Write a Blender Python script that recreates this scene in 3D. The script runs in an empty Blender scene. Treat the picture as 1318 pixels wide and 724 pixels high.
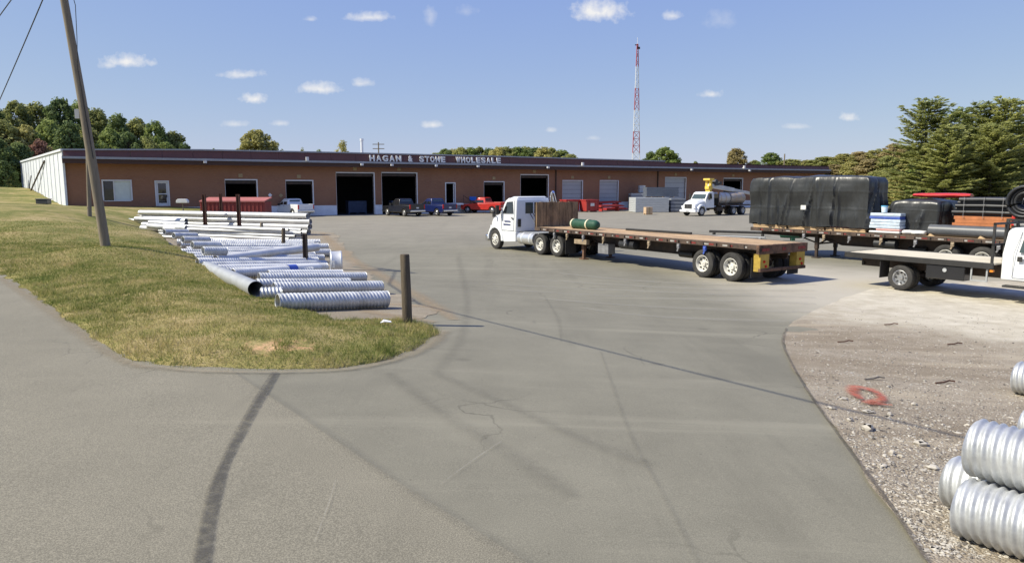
import bpy, math, random
import numpy as np
from mathutils import Vector, Matrix, noise
from mathutils.geometry import delaunay_2d_cdt
R = math.radians
rnd = random.Random(7)
scene = bpy.context.scene
col = scene.collection

# ------------------------------------------------------------------ camera
W0, H0, F0, HZ = 1318.0, 724.0, 920.0, 241.0      # photo size, focal length in its pixels, horizon row
CAMZ = 2.6
PITCH = math.atan((H0 / 2 - HZ) / F0)
cam_d = bpy.data.cameras.new('camera')
cam = bpy.data.objects.new('camera', cam_d); col.objects.link(cam)
cam.location = (0, 0, CAMZ); cam.rotation_euler = (R(90) - PITCH, 0, 0)
cam_d.sensor_fit = 'HORIZONTAL'; cam_d.sensor_width = 36.0; cam_d.lens = 36.0 * F0 / W0
cam_d.clip_start = 0.1; cam_d.clip_end = 6000
scene.camera = cam

# ------------------------------------------------------------------ light
SUN_EL, SUN_TRAVEL = R(45), Vector((0.976, 0.218, 0)).normalized()
sun_d = bpy.data.lights.new('sun', 'SUN'); sun_d.energy = 4.8; sun_d.angle = R(0.5); sun_d.color = (1.0, 0.94, 0.79)
sun = bpy.data.objects.new('sun', sun_d); col.objects.link(sun)
_dir = Vector((SUN_TRAVEL.x * math.cos(SUN_EL), SUN_TRAVEL.y * math.cos(SUN_EL), -math.sin(SUN_EL)))
sun.rotation_euler = _dir.to_track_quat('-Z', 'Y').to_euler(); sun.location = (-60, -10, 60)
view = scene.view_settings
view.view_transform = 'Standard'; view.look = 'None'; view.gamma = 1.0; view.exposure = 0.42
view.use_curve_mapping = False

def ray(px, py):
    """direction of a photo pixel in world axes, scaled so that its y component is 1"""
    cx, cy = (px - W0 / 2) / F0, (H0 / 2 - py) / F0
    d = Vector((cx, math.cos(PITCH) + cy * math.sin(PITCH), -math.sin(PITCH) + cy * math.cos(PITCH)))
    return d / d.y
def at(px, py, y):
    d = ray(px, py); return Vector((d.x * y, y, CAMZ + d.z * y))

world = bpy.data.worlds.new('World'); scene.world = world; world.use_nodes = True
wn, wl = world.node_tree.nodes, world.node_tree.links
wn.clear()
w_out = wn.new('ShaderNodeOutputWorld'); w_bg = wn.new('ShaderNodeBackground')
sky = wn.new('ShaderNodeTexSky'); sky.sky_type = 'NISHITA'; sky.sun_disc = False
sky.sun_elevation = SUN_EL; sky.sun_rotation = math.atan2(-SUN_TRAVEL.x, -SUN_TRAVEL.y)
sky.altitude = 200; sky.air_density = 1.0; sky.dust_density = 0.35; sky.ozone_density = 2.6
w_bg.inputs['Strength'].default_value = 0.145
wl.new(w_bg.outputs[0], w_out.inputs[0])
def wmath(op, a, b=None, c=None):
    n = wn.new('ShaderNodeMath'); n.operation = op
    for i, v in enumerate((a, b, c)):
        if v is None: continue
        if isinstance(v, (int, float)): n.inputs[i].default_value = v
        else: wl.new(v, n.inputs[i])
    return n.outputs[0]
tc = wn.new('ShaderNodeTexCoord'); sx = wn.new('ShaderNodeSeparateXYZ'); wl.new(tc.outputs['Generated'], sx.inputs[0])
ay = wmath('MAXIMUM', wmath('ABSOLUTE', sx.outputs[1]), 0.02)
cu = wmath('DIVIDE', sx.outputs[0], ay); cv = wmath('DIVIDE', sx.outputs[2], ay)
cmb = wn.new('ShaderNodeCombineXYZ'); wl.new(cu, cmb.inputs[0]); wl.new(cv, cmb.inputs[1])
def wnoise(scale, detail):
    n = wn.new('ShaderNodeTexNoise'); n.inputs['Scale'].default_value = scale; n.inputs['Detail'].default_value = detail
    n.inputs['Roughness'].default_value = 0.6
    wl.new(cmb.outputs[0], n.inputs['Vector']); return n.outputs[0]
cn1, cn2 = wnoise(70, 4), wnoise(26, 3)
clouds = [(163, 80, 46, 12, 1), (312, 97, 36, 9, .9), (329, 128, 25, 10, 1), (413, 115, 42, 12, .95), (466, 108, 24, 8, .7),
          (476, 23, 42, 9, .8), (554, 25, 12, 18, .35), (770, 17, 52, 21, 1.05), (865, 21, 18, 8, .7), (916, 122, 24, 8, .8),
          (1093, 152, 19, 10, 1.05), (557, 161, 21, 7, .8), (302, 160, 26, 7, .55), (360, 159, 17, 6, .55), (1025, 163, 28, 6, .45),
          (708, 168, 12, 5, .5), (400, 25, 12, 5, .5), (763, 178, 14, 5, .4), (140, 84, 20, 8, .6), (925, 28, 30, 16, .25), (600, 15, 20, 10, .25)]
tot = None
for (px, py, w, h, a) in clouds:
    d = ray(px, py); su, sv = w / F0 * 0.78, h / F0 * 0.95
    du = wmath('DIVIDE', wmath('SUBTRACT', cu, d.x), su); dv0 = wmath('SUBTRACT', cv, d.z)
    dv = wmath('DIVIDE', dv0, sv)
    # flatter base: the lower half falls off faster
    dvl = wmath('MINIMUM', dv, wmath('MULTIPLY', dv, 1.7))
    rr = wmath('SQRT', wmath('ADD', wmath('MULTIPLY', du, du), wmath('MULTIPLY', dvl, dvl)))
    m = wmath('SUBTRACT', 1.0, rr)
    m = wmath('ADD', m, wmath('MULTIPLY', wmath('SUBTRACT', cn1, 0.5), 1.5))
    m = wmath('ADD', m, wmath('MULTIPLY', wmath('SUBTRACT', cn2, 0.5), 1.0))
    m = wmath('MULTIPLY', wmath('MINIMUM', wmath('MAXIMUM', wmath('MULTIPLY', m, 1.05), 0.0), 1.0), a * .92)
    tot = m if tot is None else wmath('MAXIMUM', tot, m)
mixc = wn.new('ShaderNodeMix'); mixc.data_type = 'RGBA'
wl.new(tot, mixc.inputs['Factor']); mixc.clamp_factor = True
# the camera's flat tone curve for the whole sky, channel by channel
sp_ = wn.new('ShaderNodeSeparateColor'); wl.new(sky.outputs[0], sp_.inputs[0]); cb_ = wn.new('ShaderNodeCombineColor')
for i_, (a_, g_) in enumerate(((1.04, .56), (1.22, .50), (3.62, .03))): wl.new(wmath('MULTIPLY', wmath('POWER', wmath('MAXIMUM', sp_.outputs[i_], .02), g_), a_), cb_.inputs[i_])
wl.new(cb_.outputs[0], mixc.inputs['A']); mixc.inputs['B'].default_value = (4.7, 4.65, 4.6, 1)
wl.new(mixc.outputs['Result'], w_bg.inputs['Color'])

# ------------------------------------------------------------------ materials
def new_mat(name):
    m = bpy.data.materials.new(name); m.use_nodes = True
    nt = m.node_tree; b = nt.nodes['Principled BSDF']
    return m, nt, b
class NT:
    """small helper to wire shader nodes"""
    def __init__(s, nt): s.nt = nt
    def n(s, t, **kw):
        x = s.nt.nodes.new(t)
        for k, v in kw.items(): setattr(x, k, v)
        return x
    def l(s, a, b): s.nt.links.new(a, b)
    def math(s, op, a, b=None, clamp=False):
        x = s.n('ShaderNodeMath', operation=op, use_clamp=clamp)
        for i, v in enumerate((a, b)):
            if v is None: continue
            if isinstance(v, (int, float)): x.inputs[i].default_value = v
            else: s.l(v, x.inputs[i])
        return x.outputs[0]
    def noise(s, vec, scale, detail=4, rough=.55, dist=0.0):
        x = s.n('ShaderNodeTexNoise'); x.inputs['Scale'].default_value = scale; x.inputs['Detail'].default_value = detail
        x.inputs['Roughness'].default_value = rough; x.inputs['Distortion'].default_value = dist
        if vec is not None: s.l(vec, x.inputs['Vector'])
        return x.outputs['Fac']
    def ramp(s, fac, stops):
        x = s.n('ShaderNodeValToRGB'); e = x.color_ramp.elements
        while len(e) < len(stops): e.new(0.5)
        for i, (p, c) in enumerate(stops):
            e[i].position = p; e[i].color = (c[0], c[1], c[2], 1) if not isinstance(c, (int, float)) else (c, c, c, 1)
        s.l(fac, x.inputs[0]); return x.outputs[0]
    def step(s, v, a, b):
        x = s.n('ShaderNodeMapRange', interpolation_type='SMOOTHSTEP')
        s.l(v, x.inputs['Value']); x.inputs['From Min'].default_value = a; x.inputs['From Max'].default_value = b
        return x.outputs[0]
    def mix(s, f, a, b, blend='MIX'):
        x = s.n('ShaderNodeMix', data_type='RGBA', blend_type=blend)
        if isinstance(f, (int, float)): x.inputs['Factor'].default_value = f
        else: s.l(f, x.inputs['Factor'])
        for k, v in (('A', a), ('B', b)):
            if isinstance(v, tuple): x.inputs[k].default_value = (*v, 1)
            else: s.l(v, x.inputs[k])
        return x.outputs['Result']
    def bump(s, h, strength, dist, b):
        x = s.n('ShaderNodeBump'); x.inputs['Strength'].default_value = strength; x.inputs['Distance'].default_value = dist
        s.l(h, x.inputs['Height']); s.l(x.outputs[0], b.inputs['Normal'])
    def coord(s, kind='Object'): return s.n('ShaderNodeTexCoord').outputs[kind]
    def mapping(s, vec, scale=(1, 1, 1), rot=(0, 0, 0)):
        x = s.n('ShaderNodeMapping'); x.inputs['Scale'].default_value = scale; x.inputs['Rotation'].default_value = rot
        s.l(vec, x.inputs[0]); return x.outputs[0]
MATS = {}
def M(name, c=(.5, .5, .5), rough=.6, metal=0., var=.18, scale=3., bump=0., c2=None, spec=.5, coat=0., stretch=(1, 1, 1), dirt=0., rvar=0.):
    """general weathered material: base colour broken up by two noises, optional second colour and grime"""
    if name in MATS: return MATS[name]
    m, nt, b = new_mat(name); k = NT(nt)
    o = k.mapping(k.coord(), stretch)
    oi = k.n('ShaderNodeObjectInfo')
    ad = k.n('ShaderNodeVectorMath', operation='ADD'); k.l(o, ad.inputs[0]); k.l(oi.outputs['Location'], ad.inputs[1]); o = ad.outputs[0]
    n1, n2 = k.noise(o, scale, 5, .6), k.noise(o, scale * 7, 3)
    f = k.math('ADD', k.math('MULTIPLY', n1, .7), k.math('MULTIPLY', n2, .3))
    lo = tuple(x * (1 - var) for x in c); hi = tuple(min(1, x * (1 + var)) for x in (c2 or c))
    cc = k.ramp(f, [(.32, lo), (.68, hi)])
    if dirt:
        cc = k.mix(k.math('MULTIPLY', k.step(k.noise(o, scale * .6, 6, .7), .52, .75), dirt), cc, (.09, .075, .055))
    k.l(cc, b.inputs['Base Color'])
    if rvar:
        k.l(k.math('ADD', rough - rvar / 2, k.math('MULTIPLY', n1, rvar)), b.inputs['Roughness'])
    else: b.inputs['Roughness'].default_value = rough
    b.inputs['Metallic'].default_value = metal
    b.inputs['Specular IOR Level'].default_value = spec
    b.inputs['Coat Weight'].default_value = coat; b.inputs['Coat Roughness'].default_value = .08
    if bump: k.bump(f, bump, .03, b)
    MATS[name] = m; return m
M('white_paint', (.74, .75, .75), .35, var=.05, scale=1.2, coat=.4, dirt=.2)
M('white_metal', (.68, .71, .74), .5, var=.1, scale=1.0, dirt=.2)
M('white_trim', (.66, .66, .65), .6, var=.1, scale=2)
M('grey_paint', (.33, .34, .35), .55, var=.12, scale=1)
M('grey_trim', (.30, .315, .34), .5, var=.1)
M('dock_grey', (.42, .43, .43), .55, var=.06, scale=1.5)
M('black_paint', (.012, .012, .014), .3, coat=.5, var=.2)
M('black_steel', (.022, .021, .02), .55, var=.35, scale=3, dirt=.3)
M('frame_dark', (.028, .023, .02), .65, var=.4, scale=2.5, c2=(.05, .03, .02))
M('rubber', (.022, .021, .021), .85, var=.25, scale=4, c2=(.045, .042, .038))
M('rim_white', (.62, .60, .54), .5, var=.15, scale=6, dirt=.5)
M('rim_steel', (.45, .45, .45), .35, metal=.8, var=.15, scale=6)
M('chrome', (.72, .73, .75), .18, metal=1., var=.06)
M('aluminium', (.78, .78, .78), .3, metal=.75, var=.08, scale=2)
M('blue_paint', (.010, .018, .085), .3, coat=.5, var=.15)
M('red_paint', (.52, .028, .018), .38, coat=.3, var=.15, scale=1.5)
M('red_steel', (.38, .035, .03), .55, var=.22, scale=1.2, dirt=.3)
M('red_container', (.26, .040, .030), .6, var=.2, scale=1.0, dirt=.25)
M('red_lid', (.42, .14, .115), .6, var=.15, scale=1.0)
M('red_tape', (.20, .025, .02), .6, var=.4, scale=6, dirt=.6); M('white_tape', (.36, .34, .31), .6, var=.35, scale=6, dirt=.6)
M('rail_dark', (.040, .030, .023), .7, var=.6, scale=3, c2=(.08, .052, .036))
M('tail_red', (.45, .01, .01), .25, var=.1); M('amber', (.7, .22, .02), .3, var=.1)
M('headlamp', (.75, .76, .78), .1, var=.05)
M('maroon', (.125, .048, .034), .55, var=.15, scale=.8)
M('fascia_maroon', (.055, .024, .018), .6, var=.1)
M('deck_wood', (.33, .215, .115), .8, var=.35, scale=1.6, stretch=(.35, 3, 1), c2=(.47, .325, .185), bump=.3, dirt=.25)
M('pale_wood', (.60, .54, .41), .8, var=.25, scale=2.0, stretch=(.4, 3, 1), bump=.3, dirt=.12)
M('dark_wood', (.13, .082, .045), .8, var=.5, scale=2.2, stretch=(3, 3, .6), c2=(.25, .165, .09), bump=.4, dirt=.4)
M('pole_wood', (.21, .175, .125), .9, var=.3, scale=2.0, stretch=(5, 5, .3), bump=.6)
M('post_wood', (.105, .082, .055), .95, var=.4, scale=3.0, stretch=(5, 5, .35), bump=.9)
M('lumber_orange', (.42, .15, .055), .75, var=.25, scale=2)
M('lumber_tan', (.52, .36, .20), .8, var=.25, scale=2)
M('rust', (.10, .042, .024), .85, var=.4, scale=4, bump=.3)
M('rust_brown', (.06, .038, .025), .85, var=.7, scale=3, c2=(.13, .070, .042))
M('yellow_paint', (.40, .27, .045), .55, var=.3, scale=3, dirt=.5)
M('crane_yellow', (.72, .50, .08), .5, var=.2, scale=2)
M('galv', (.50, .51, .51), .50, metal=.5, var=.28, scale=3.0, rvar=.25, dirt=.15)
M('galv_bright', (.60, .605, .60), .5, metal=.35, var=.18, scale=1.5, rvar=.2)
M('galv_dull', (.40, .41, .41), .5, metal=.4, var=.15, scale=2.0)
M('tarp', (.030, .031, .031), .35, var=.35, scale=1.6, bump=.6, stretch=(1, 1, .45))
M('tarp_green', (.010, .062, .034), .65, var=.3, scale=3, bump=.3)
M('strap', (.62, .57, .40), .7, var=.15); M('strap_blue', (.05, .10, .42), .6, var=.2)
M('winch_tan', (.30, .23, .15), .7, var=.3, scale=6, dirt=.4); M('winch_grey', (.20, .20, .21), .6, var=.3, scale=6, dirt=.4)
M('plastic_black', (.02, .021, .023), .45, var=.3, scale=2)
M('plastic_dark', (.05, .052, .056), .5, var=.3, scale=2)
M('hdpe_grey', (.085, .09, .098), .42, var=.25, scale=2, dirt=.2)
M('wrap_pale', (.48, .56, .64), .35, var=.25, scale=4, bump=.4)
M('wrap_blue', (.06, .11, .38), .35, var=.3, scale=3)
M('bag_white', (.68, .66, .62), .6, var=.15, scale=3, bump=.5); M('bag_pink', (.60, .33, .30), .6, var=.25, scale=4, bump=.5)
M('bucket', (.62, .74, .80), .4, var=.1); M('bucket_lid', (.12, .42, .66), .4, var=.1)
M('bundle_grey', (.24, .26, .29), .6, var=.2, scale=2, stretch=(1, 1, 6)); M('bundle_light', (.42, .44, .45), .6, var=.15, scale=2, stretch=(1, 1, 6))
M('bundle_dark', (.10, .115, .14), .55, var=.2, scale=2, stretch=(1, 1, 6))
M('cardboard', (.50, .36, .23), .85, var=.15, scale=2)
M('wire_coil', (.42, .36, .29), .55, metal=.3, var=.3, scale=2, stretch=(1, 6, 6)); M('wire_coil_light', (.55, .52, .47), .5, metal=.3, var=.25, scale=2, stretch=(1, 6, 6))
M('door_mark', (.035, .05, .17), .6, var=.2); M('mark_grey', (.34, .37, .44), .6, var=.2)
M('sign_white', (.80, .80, .78), .5, var=.06); M('sign_blue', (.02, .16, .62), .5, var=.1); M('plate_tan', (.36, .27, .14), .6)
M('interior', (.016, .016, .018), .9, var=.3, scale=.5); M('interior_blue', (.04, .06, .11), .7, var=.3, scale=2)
M('tower_red', (.46, .055, .035), .6, var=.12); M('tower_white', (.78, .78, .77), .6, var=.06)
M('bark', (.075, .058, .042), .95, var=.35, scale=5, bump=.8); M('wire', (.02, .02, .02), .6)
M('stone', (.42, .385, .325), .9, var=.3, scale=6, bump=.5); M('stone_dark', (.13, .115, .10), .9, var=.3, scale=6)
M('roof_grey', (.36, .37, .38), .8, var=.15, scale=.3); M('concrete_base', (.78, .79, .80), .75, var=.12, scale=.9, dirt=.25)
M('litter', (.72, .72, .74), .6); M('window_white', (.60, .66, .60), .35, var=.08)
def glass_mat(name, c, rough=.05):
    m, nt, b = new_mat(name); b.inputs['Base Color'].default_value = (*c, 1); b.inputs['Roughness'].default_value = rough
    b.inputs['Specular IOR Level'].default_value = .7; b.inputs['Coat Weight'].default_value = .6; b.inputs['Coat Roughness'].default_value = .02
    MATS[name] = m
glass_mat('glass_dark', (.012, .014, .016)); glass_mat('glass_green', (.05, .07, .065)); glass_mat('glass_black', (.006, .006, .007), .25)

def brick_mat():
    m, nt, b = new_mat('brick'); k = NT(nt)
    uv = k.coord('UV'); t = k.n('ShaderNodeTexBrick'); k.l(uv, t.inputs['Vector'])
    t.inputs['Scale'].default_value = 1; t.inputs['Brick Width'].default_value = .22; t.inputs['Row Height'].default_value = .075
    t.inputs['Mortar Size'].default_value = .007; t.inputs['Color1'].default_value = (.235, .100, .050, 1); t.inputs['Color2'].default_value = (.315, .150, .076, 1)
    t.inputs['Mortar'].default_value = (.25, .18, .135, 1)
    o = k.mapping(uv, (.12, .9, 1)); f = k.noise(o, 1.2, 5, .6)
    c = k.mix(k.step(f, .3, .75), t.outputs['Color'], (.295, .145, .078)); c2 = k.mix(.25, c, k.ramp(k.noise(uv, .5, 4), [(.35, (.20, .092, .056)), (.7, (.33, .168, .100))]))
    k.l(c2, b.inputs['Base Color']); b.inputs['Roughness'].default_value = .85; k.bump(t.outputs['Fac'], -.3, .01, b)
    MATS['brick'] = m
brick_mat()

# ground materials: all sheets stay at the world origin, so object coordinates are metres on the ground
def ground_common(k):
    o = k.coord('Object'); s = k.n('ShaderNodeSeparateXYZ'); k.l(o, s.inputs[0]); return o, s.outputs[0], s.outputs[1]
def dust_mask(k, o, x, y):
    """pale crushed-stone dust tracked over the yard around the trailers"""
    q = k.math('ADD', k.math('MULTIPLY', x, .63), k.math('MULTIPLY', y, .78))
    wob = k.math('MULTIPLY', k.math('SUBTRACT', k.noise(o, .35, 4), .5), 5)
    q = k.math('ADD', q, wob)
    a = k.math('MULTIPLY', k.step(q, 16.5, 20), k.math('SUBTRACT', 1.0, k.step(q, 27, 34)))
    xs = k.math('ADD', x, k.math('MULTIPLY', k.math('SUBTRACT', k.noise(o, .3, 3), .5), 6))
    return k.math('MULTIPLY', a, k.step(xs, 4.5, 10.5))
def asphalt_mat(name, tone, coarse, dust=False, lotness=0.):
    m, nt, b = new_mat(name); k = NT(nt); o, x, y = ground_common(k)
    big = k.noise(o, .12, 5, .6); mid = k.noise(o, .9, 5, .65); agg = k.noise(o, 85, 2, .75); agg2 = k.noise(o, 150, 2, .6)
    lo = tuple(c * .78 for c in tone); hi = tuple(c * 1.2 for c in tone)
    c = k.ramp(k.math('ADD', k.math('MULTIPLY', big, .55), k.math('MULTIPLY', mid, .45)), [(.35, lo), (.65, hi)])
    c = k.mix(k.step(agg, .40, .64), k.mix(coarse, c, tuple(t * .52 for t in tone)), k.mix(coarse * .75, c, tuple(min(1, t * 1.55) for t in tone)))
    # wheel-polished streaks running from the gate into the yard
    st = k.noise(k.mapping(o, (.9, .06, 1), (0, 0, R(-16))), 1.6, 5, .6)
    c = k.mix(k.math('MULTIPLY', k.step(st, .52, .72), .30), c, tuple(t * .62 for t in tone))
    st2 = k.noise(k.mapping(o, (.05, .9, 1), (0, 0, R(28))), 1.3, 5, .65)
    c = k.mix(k.math('MULTIPLY', k.step(st2, .54, .72), .35 + .1 * lotness), c, tuple(min(1, t * 1.35) for t in tone))
    # oil drips
    vo = k.n('ShaderNodeTexVoronoi'); vo.inputs['Scale'].default_value = .55; k.l(o, vo.inputs['Vector'])
    c = k.mix(k.math('MULTIPLY', k.math('SUBTRACT', 1.0, k.step(vo.outputs['Distance'], .03, .10)), .35), c, tuple(t * .45 for t in tone))
    # hairline cracks, only in patches, and a few darker repairs
    wv = k.n('ShaderNodeVectorMath', operation='ADD'); k.l(o, wv.inputs[0]); nz = k.n('ShaderNodeTexNoise'); nz.inputs['Scale'].default_value = 1.1; nz.inputs['Detail'].default_value = 5; k.l(o, nz.inputs['Vector'])
    k.l(nz.outputs['Color'], wv.inputs[1]); ve = k.n('ShaderNodeTexVoronoi', feature='DISTANCE_TO_EDGE'); ve.inputs['Scale'].default_value = .33; k.l(wv.outputs[0], ve.inputs['Vector'])
    crk = k.math('MULTIPLY', k.math('SUBTRACT', 1.0, k.step(ve.outputs['Distance'], .002, .008)), k.step(k.noise(o, .22, 3), .50, .60))
    c = k.mix(k.math('MULTIPLY', crk, .55), c, tuple(t * .40 for t in tone))
    c = k.mix(k.math('MULTIPLY', k.step(k.noise(o, .30, 5, .7), .60, .68), .16), c, tuple(t * .6 for t in tone))
    sp2 = k.n('ShaderNodeTexVoronoi'); sp2.inputs['Scale'].default_value = 3.2; k.l(o, sp2.inputs['Vector'])
    c = k.mix(k.math('MULTIPLY', k.math('SUBTRACT', 1.0, k.step(sp2.outputs['Distance'], .02, .05)), .55), c, tuple(t * .35 for t in tone))
    if dust:
        c = k.mix(k.math('MULTIPLY', dust_mask(k, o, x, y), .75), c, (.50, .455, .37))
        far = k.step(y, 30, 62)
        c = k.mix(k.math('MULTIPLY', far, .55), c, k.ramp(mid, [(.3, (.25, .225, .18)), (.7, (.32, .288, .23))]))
    k.l(c, b.inputs['Base Color']); b.inputs['Roughness'].default_value = .88; b.inputs['Specular IOR Level'].default_value = .3
    k.bump(k.math('ADD', agg, k.math('MULTIPLY', agg2, .5)), .35, .008, b)
    MATS[name] = m
asphalt_mat('road_asphalt', (.226, .206, .152), .60)
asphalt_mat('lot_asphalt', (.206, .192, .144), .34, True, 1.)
def gravel_mat(name='gravel', tint=1.):
    m, nt, b = new_mat(name); k = NT(nt); o, x, y = ground_common(k)
    big = k.noise(o, .45, 5, .6); mid = k.noise(o, 2.2, 6, .65)
    c = k.ramp(k.math('ADD', k.math('MULTIPLY', big, .5), k.math('MULTIPLY', mid, .5)), [(.36, (.235, .190, .130)), (.5, (.30, .252, .185)), (.64, (.37, .32, .245))])
    vo = k.n('ShaderNodeTexVoronoi'); vo.inputs['Scale'].default_value = 42; k.l(o, vo.inputs['Vector'])
    sp = k.n('ShaderNodeSeparateColor'); k.l(vo.outputs['Color'], sp.inputs[0])
    c = k.mix(k.math('MULTIPLY', k.step(sp.outputs[0], .6, .98), .38), c, (.42, .38, .32))
    c = k.mix(k.math('MULTIPLY', k.step(sp.outputs[1], .6, .98), .35), c, (.13, .105, .08))
    trk = k.noise(k.mapping(o, (.10, 1.0, 1), (0, 0, R(-8))), 1.3, 5, .6)
    c = k.mix(k.math('MULTIPLY', k.step(trk, .48, .66), .6), c, (.225, .180, .125))
    trk2 = k.noise(k.mapping(o, (.12, .8, 1), (0, 0, R(-10))), 1.9, 5, .6); c = k.mix(k.math('MULTIPLY', k.step(trk2, .52, .68), .5), c, (.43, .365, .265))
    c = k.mix(k.math('MULTIPLY', dust_mask(k, o, x, y), .92), c, k.ramp(mid, [(.3, (.46, .41, .31)), (.7, (.64, .59, .48))]))
    if tint < 1: c = k.mix(.35, c, (.27, .235, .175))
    k.l(c, b.inputs['Base Color']); b.inputs['Roughness'].default_value = .95; b.inputs['Specular IOR Level'].default_value = .2
    h = k.math('ADD', k.math('MULTIPLY', vo.outputs['Distance'], -.9), k.math('MULTIPLY', mid, .9)); k.bump(h, .75, .025, b)
    MATS[name] = m
gravel_mat(); gravel_mat('yard_gravel', .8)
def turf_mat():
    m, nt, b = new_mat('turf'); k = NT(nt); o, x, y = ground_common(k)
    a = k.noise(o, .22, 5, .6); d = k.noise(o, 1.1, 6, .7); f = k.noise(o, 22, 3, .7)
    g = k.ramp(k.math('ADD', k.math('MULTIPLY', a, .55), k.math('MULTIPLY', d, .45)), [(.37, (.115, .135, .032)), (.455, (.200, .195, .058)), (.535, (.32, .265, .105)), (.64, (.46, .35, .18))])
    g = k.mix(k.step(f, .35, .65), k.mix(.35, g, (.07, .075, .022)), g)
    # bare clay where the turf is worn off at the road corner
    mp = k.n('ShaderNodeMapping'); mp.inputs['Location'].default_value = (3.75, -11.1, 0); k.l(o, mp.inputs[0]); mp2 = k.mapping(mp.outputs[0], (.7, 1.1, 0))
    ln = k.n('ShaderNodeVectorMath', operation='LENGTH'); k.l(mp2, ln.inputs[0])
    r = k.math('ADD', ln.outputs['Value'], k.math('MULTIPLY', k.math('SUBTRACT', k.noise(o, 3.2, 6, .75), .42), 3.0))
    g = k.mix(k.math('SUBTRACT', 1.0, k.step(r, .25, .7)), g, k.ramp(d, [(.3, (.38, .22, .11)), (.7, (.58, .38, .21))]))
    k.l(g, b.inputs['Base Color']); b.inputs['Roughness'].default_value = .95; b.inputs['Specular IOR Level'].default_value = .15
    k.bump(f, .6, .04, b); MATS['turf'] = m
turf_mat()
def leaf_mat(name, ca, cb, trans=.45, gain=2.6):
    m, nt, b = new_mat(name); k = NT(nt)
    g = k.n('ShaderNodeNewGeometry'); oi = k.n('ShaderNodeObjectInfo'); o = k.coord('Object')
    f = k.math('ADD', k.math('MULTIPLY', g.outputs['Random Per Island'], .5), k.math('MULTIPLY', k.noise(o, .55, 3), .5))
    f = k.math('ADD', f, k.math('MULTIPLY', k.math('SUBTRACT', oi.outputs['Random'], .5), .25))
    ca, cb = tuple(v * gain for v in ca), tuple(v * gain for v in cb); c = k.ramp(f, [(.25, ca), (.75, cb)])
    k.l(c, b.inputs['Base Color']); b.inputs['Roughness'].default_value = .7; b.inputs['Specular IOR Level'].default_value = .2
    t = k.n('ShaderNodeBsdfTranslucent'); k.l(c, t.inputs['Color'])
    mx = k.n('ShaderNodeMixShader'); mx.inputs[0].default_value = trans
    k.l(b.outputs[0], mx.inputs[1]); k.l(t.outputs[0], mx.inputs[2]); k.l(mx.outputs[0], nt.nodes['Material Output'].inputs[0])
    MATS[name] = m
leaf_mat('leaf_green', (.050, .072, .020), (.135, .155, .046)); leaf_mat('leaf_dark', (.032, .050, .018), (.090, .110, .036))
leaf_mat('leaf_olive', (.070, .080, .025), (.170, .168, .058)); leaf_mat('leaf_yellow', (.100, .098, .032), (.215, .195, .072))
leaf_mat('leaf_brown', (.095, .080, .036), (.205, .165, .078)); leaf_mat('leaf_maroon', (.085, .045, .032), (.17, .095, .065))
leaf_mat('pine_needle', (.048, .058, .020), (.150, .150, .056), .5, 3.9); leaf_mat('pine_needle_dark', (.036, .050, .014), (.105, .118, .036), .5, 3.9)
def blade_mat():
    m, nt, b = new_mat('grass_blade'); k = NT(nt); g = k.n('ShaderNodeNewGeometry'); o = k.coord('Object')
    a = k.math('ADD', k.math('MULTIPLY', k.noise(o, .28, 4, .6), .55), k.math('MULTIPLY', k.noise(o, 1.3, 5, .65), .45))
    a = k.math('ADD', a, k.math('MULTIPLY', k.math('SUBTRACT', g.outputs['Random Per Island'], .5), .22))
    c = k.ramp(a, [(.37, (.105, .150, .030)), (.455, (.215, .235, .062)), (.535, (.36, .325, .120)), (.64, (.52, .42, .21))])
    k.l(c, b.inputs['Base Color']); b.inputs['Roughness'].default_value = .8; b.inputs['Specular IOR Level'].default_value = .15
    t = k.n('ShaderNodeBsdfTranslucent'); k.l(c, t.inputs['Color']); mx = k.n('ShaderNodeMixShader'); mx.inputs[0].default_value = .35
    k.l(b.outputs[0], mx.inputs[1]); k.l(t.outputs[0], mx.inputs[2]); k.l(mx.outputs[0], nt.nodes['Material Output'].inputs[0]); MATS['grass_blade'] = m
blade_mat()

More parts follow.
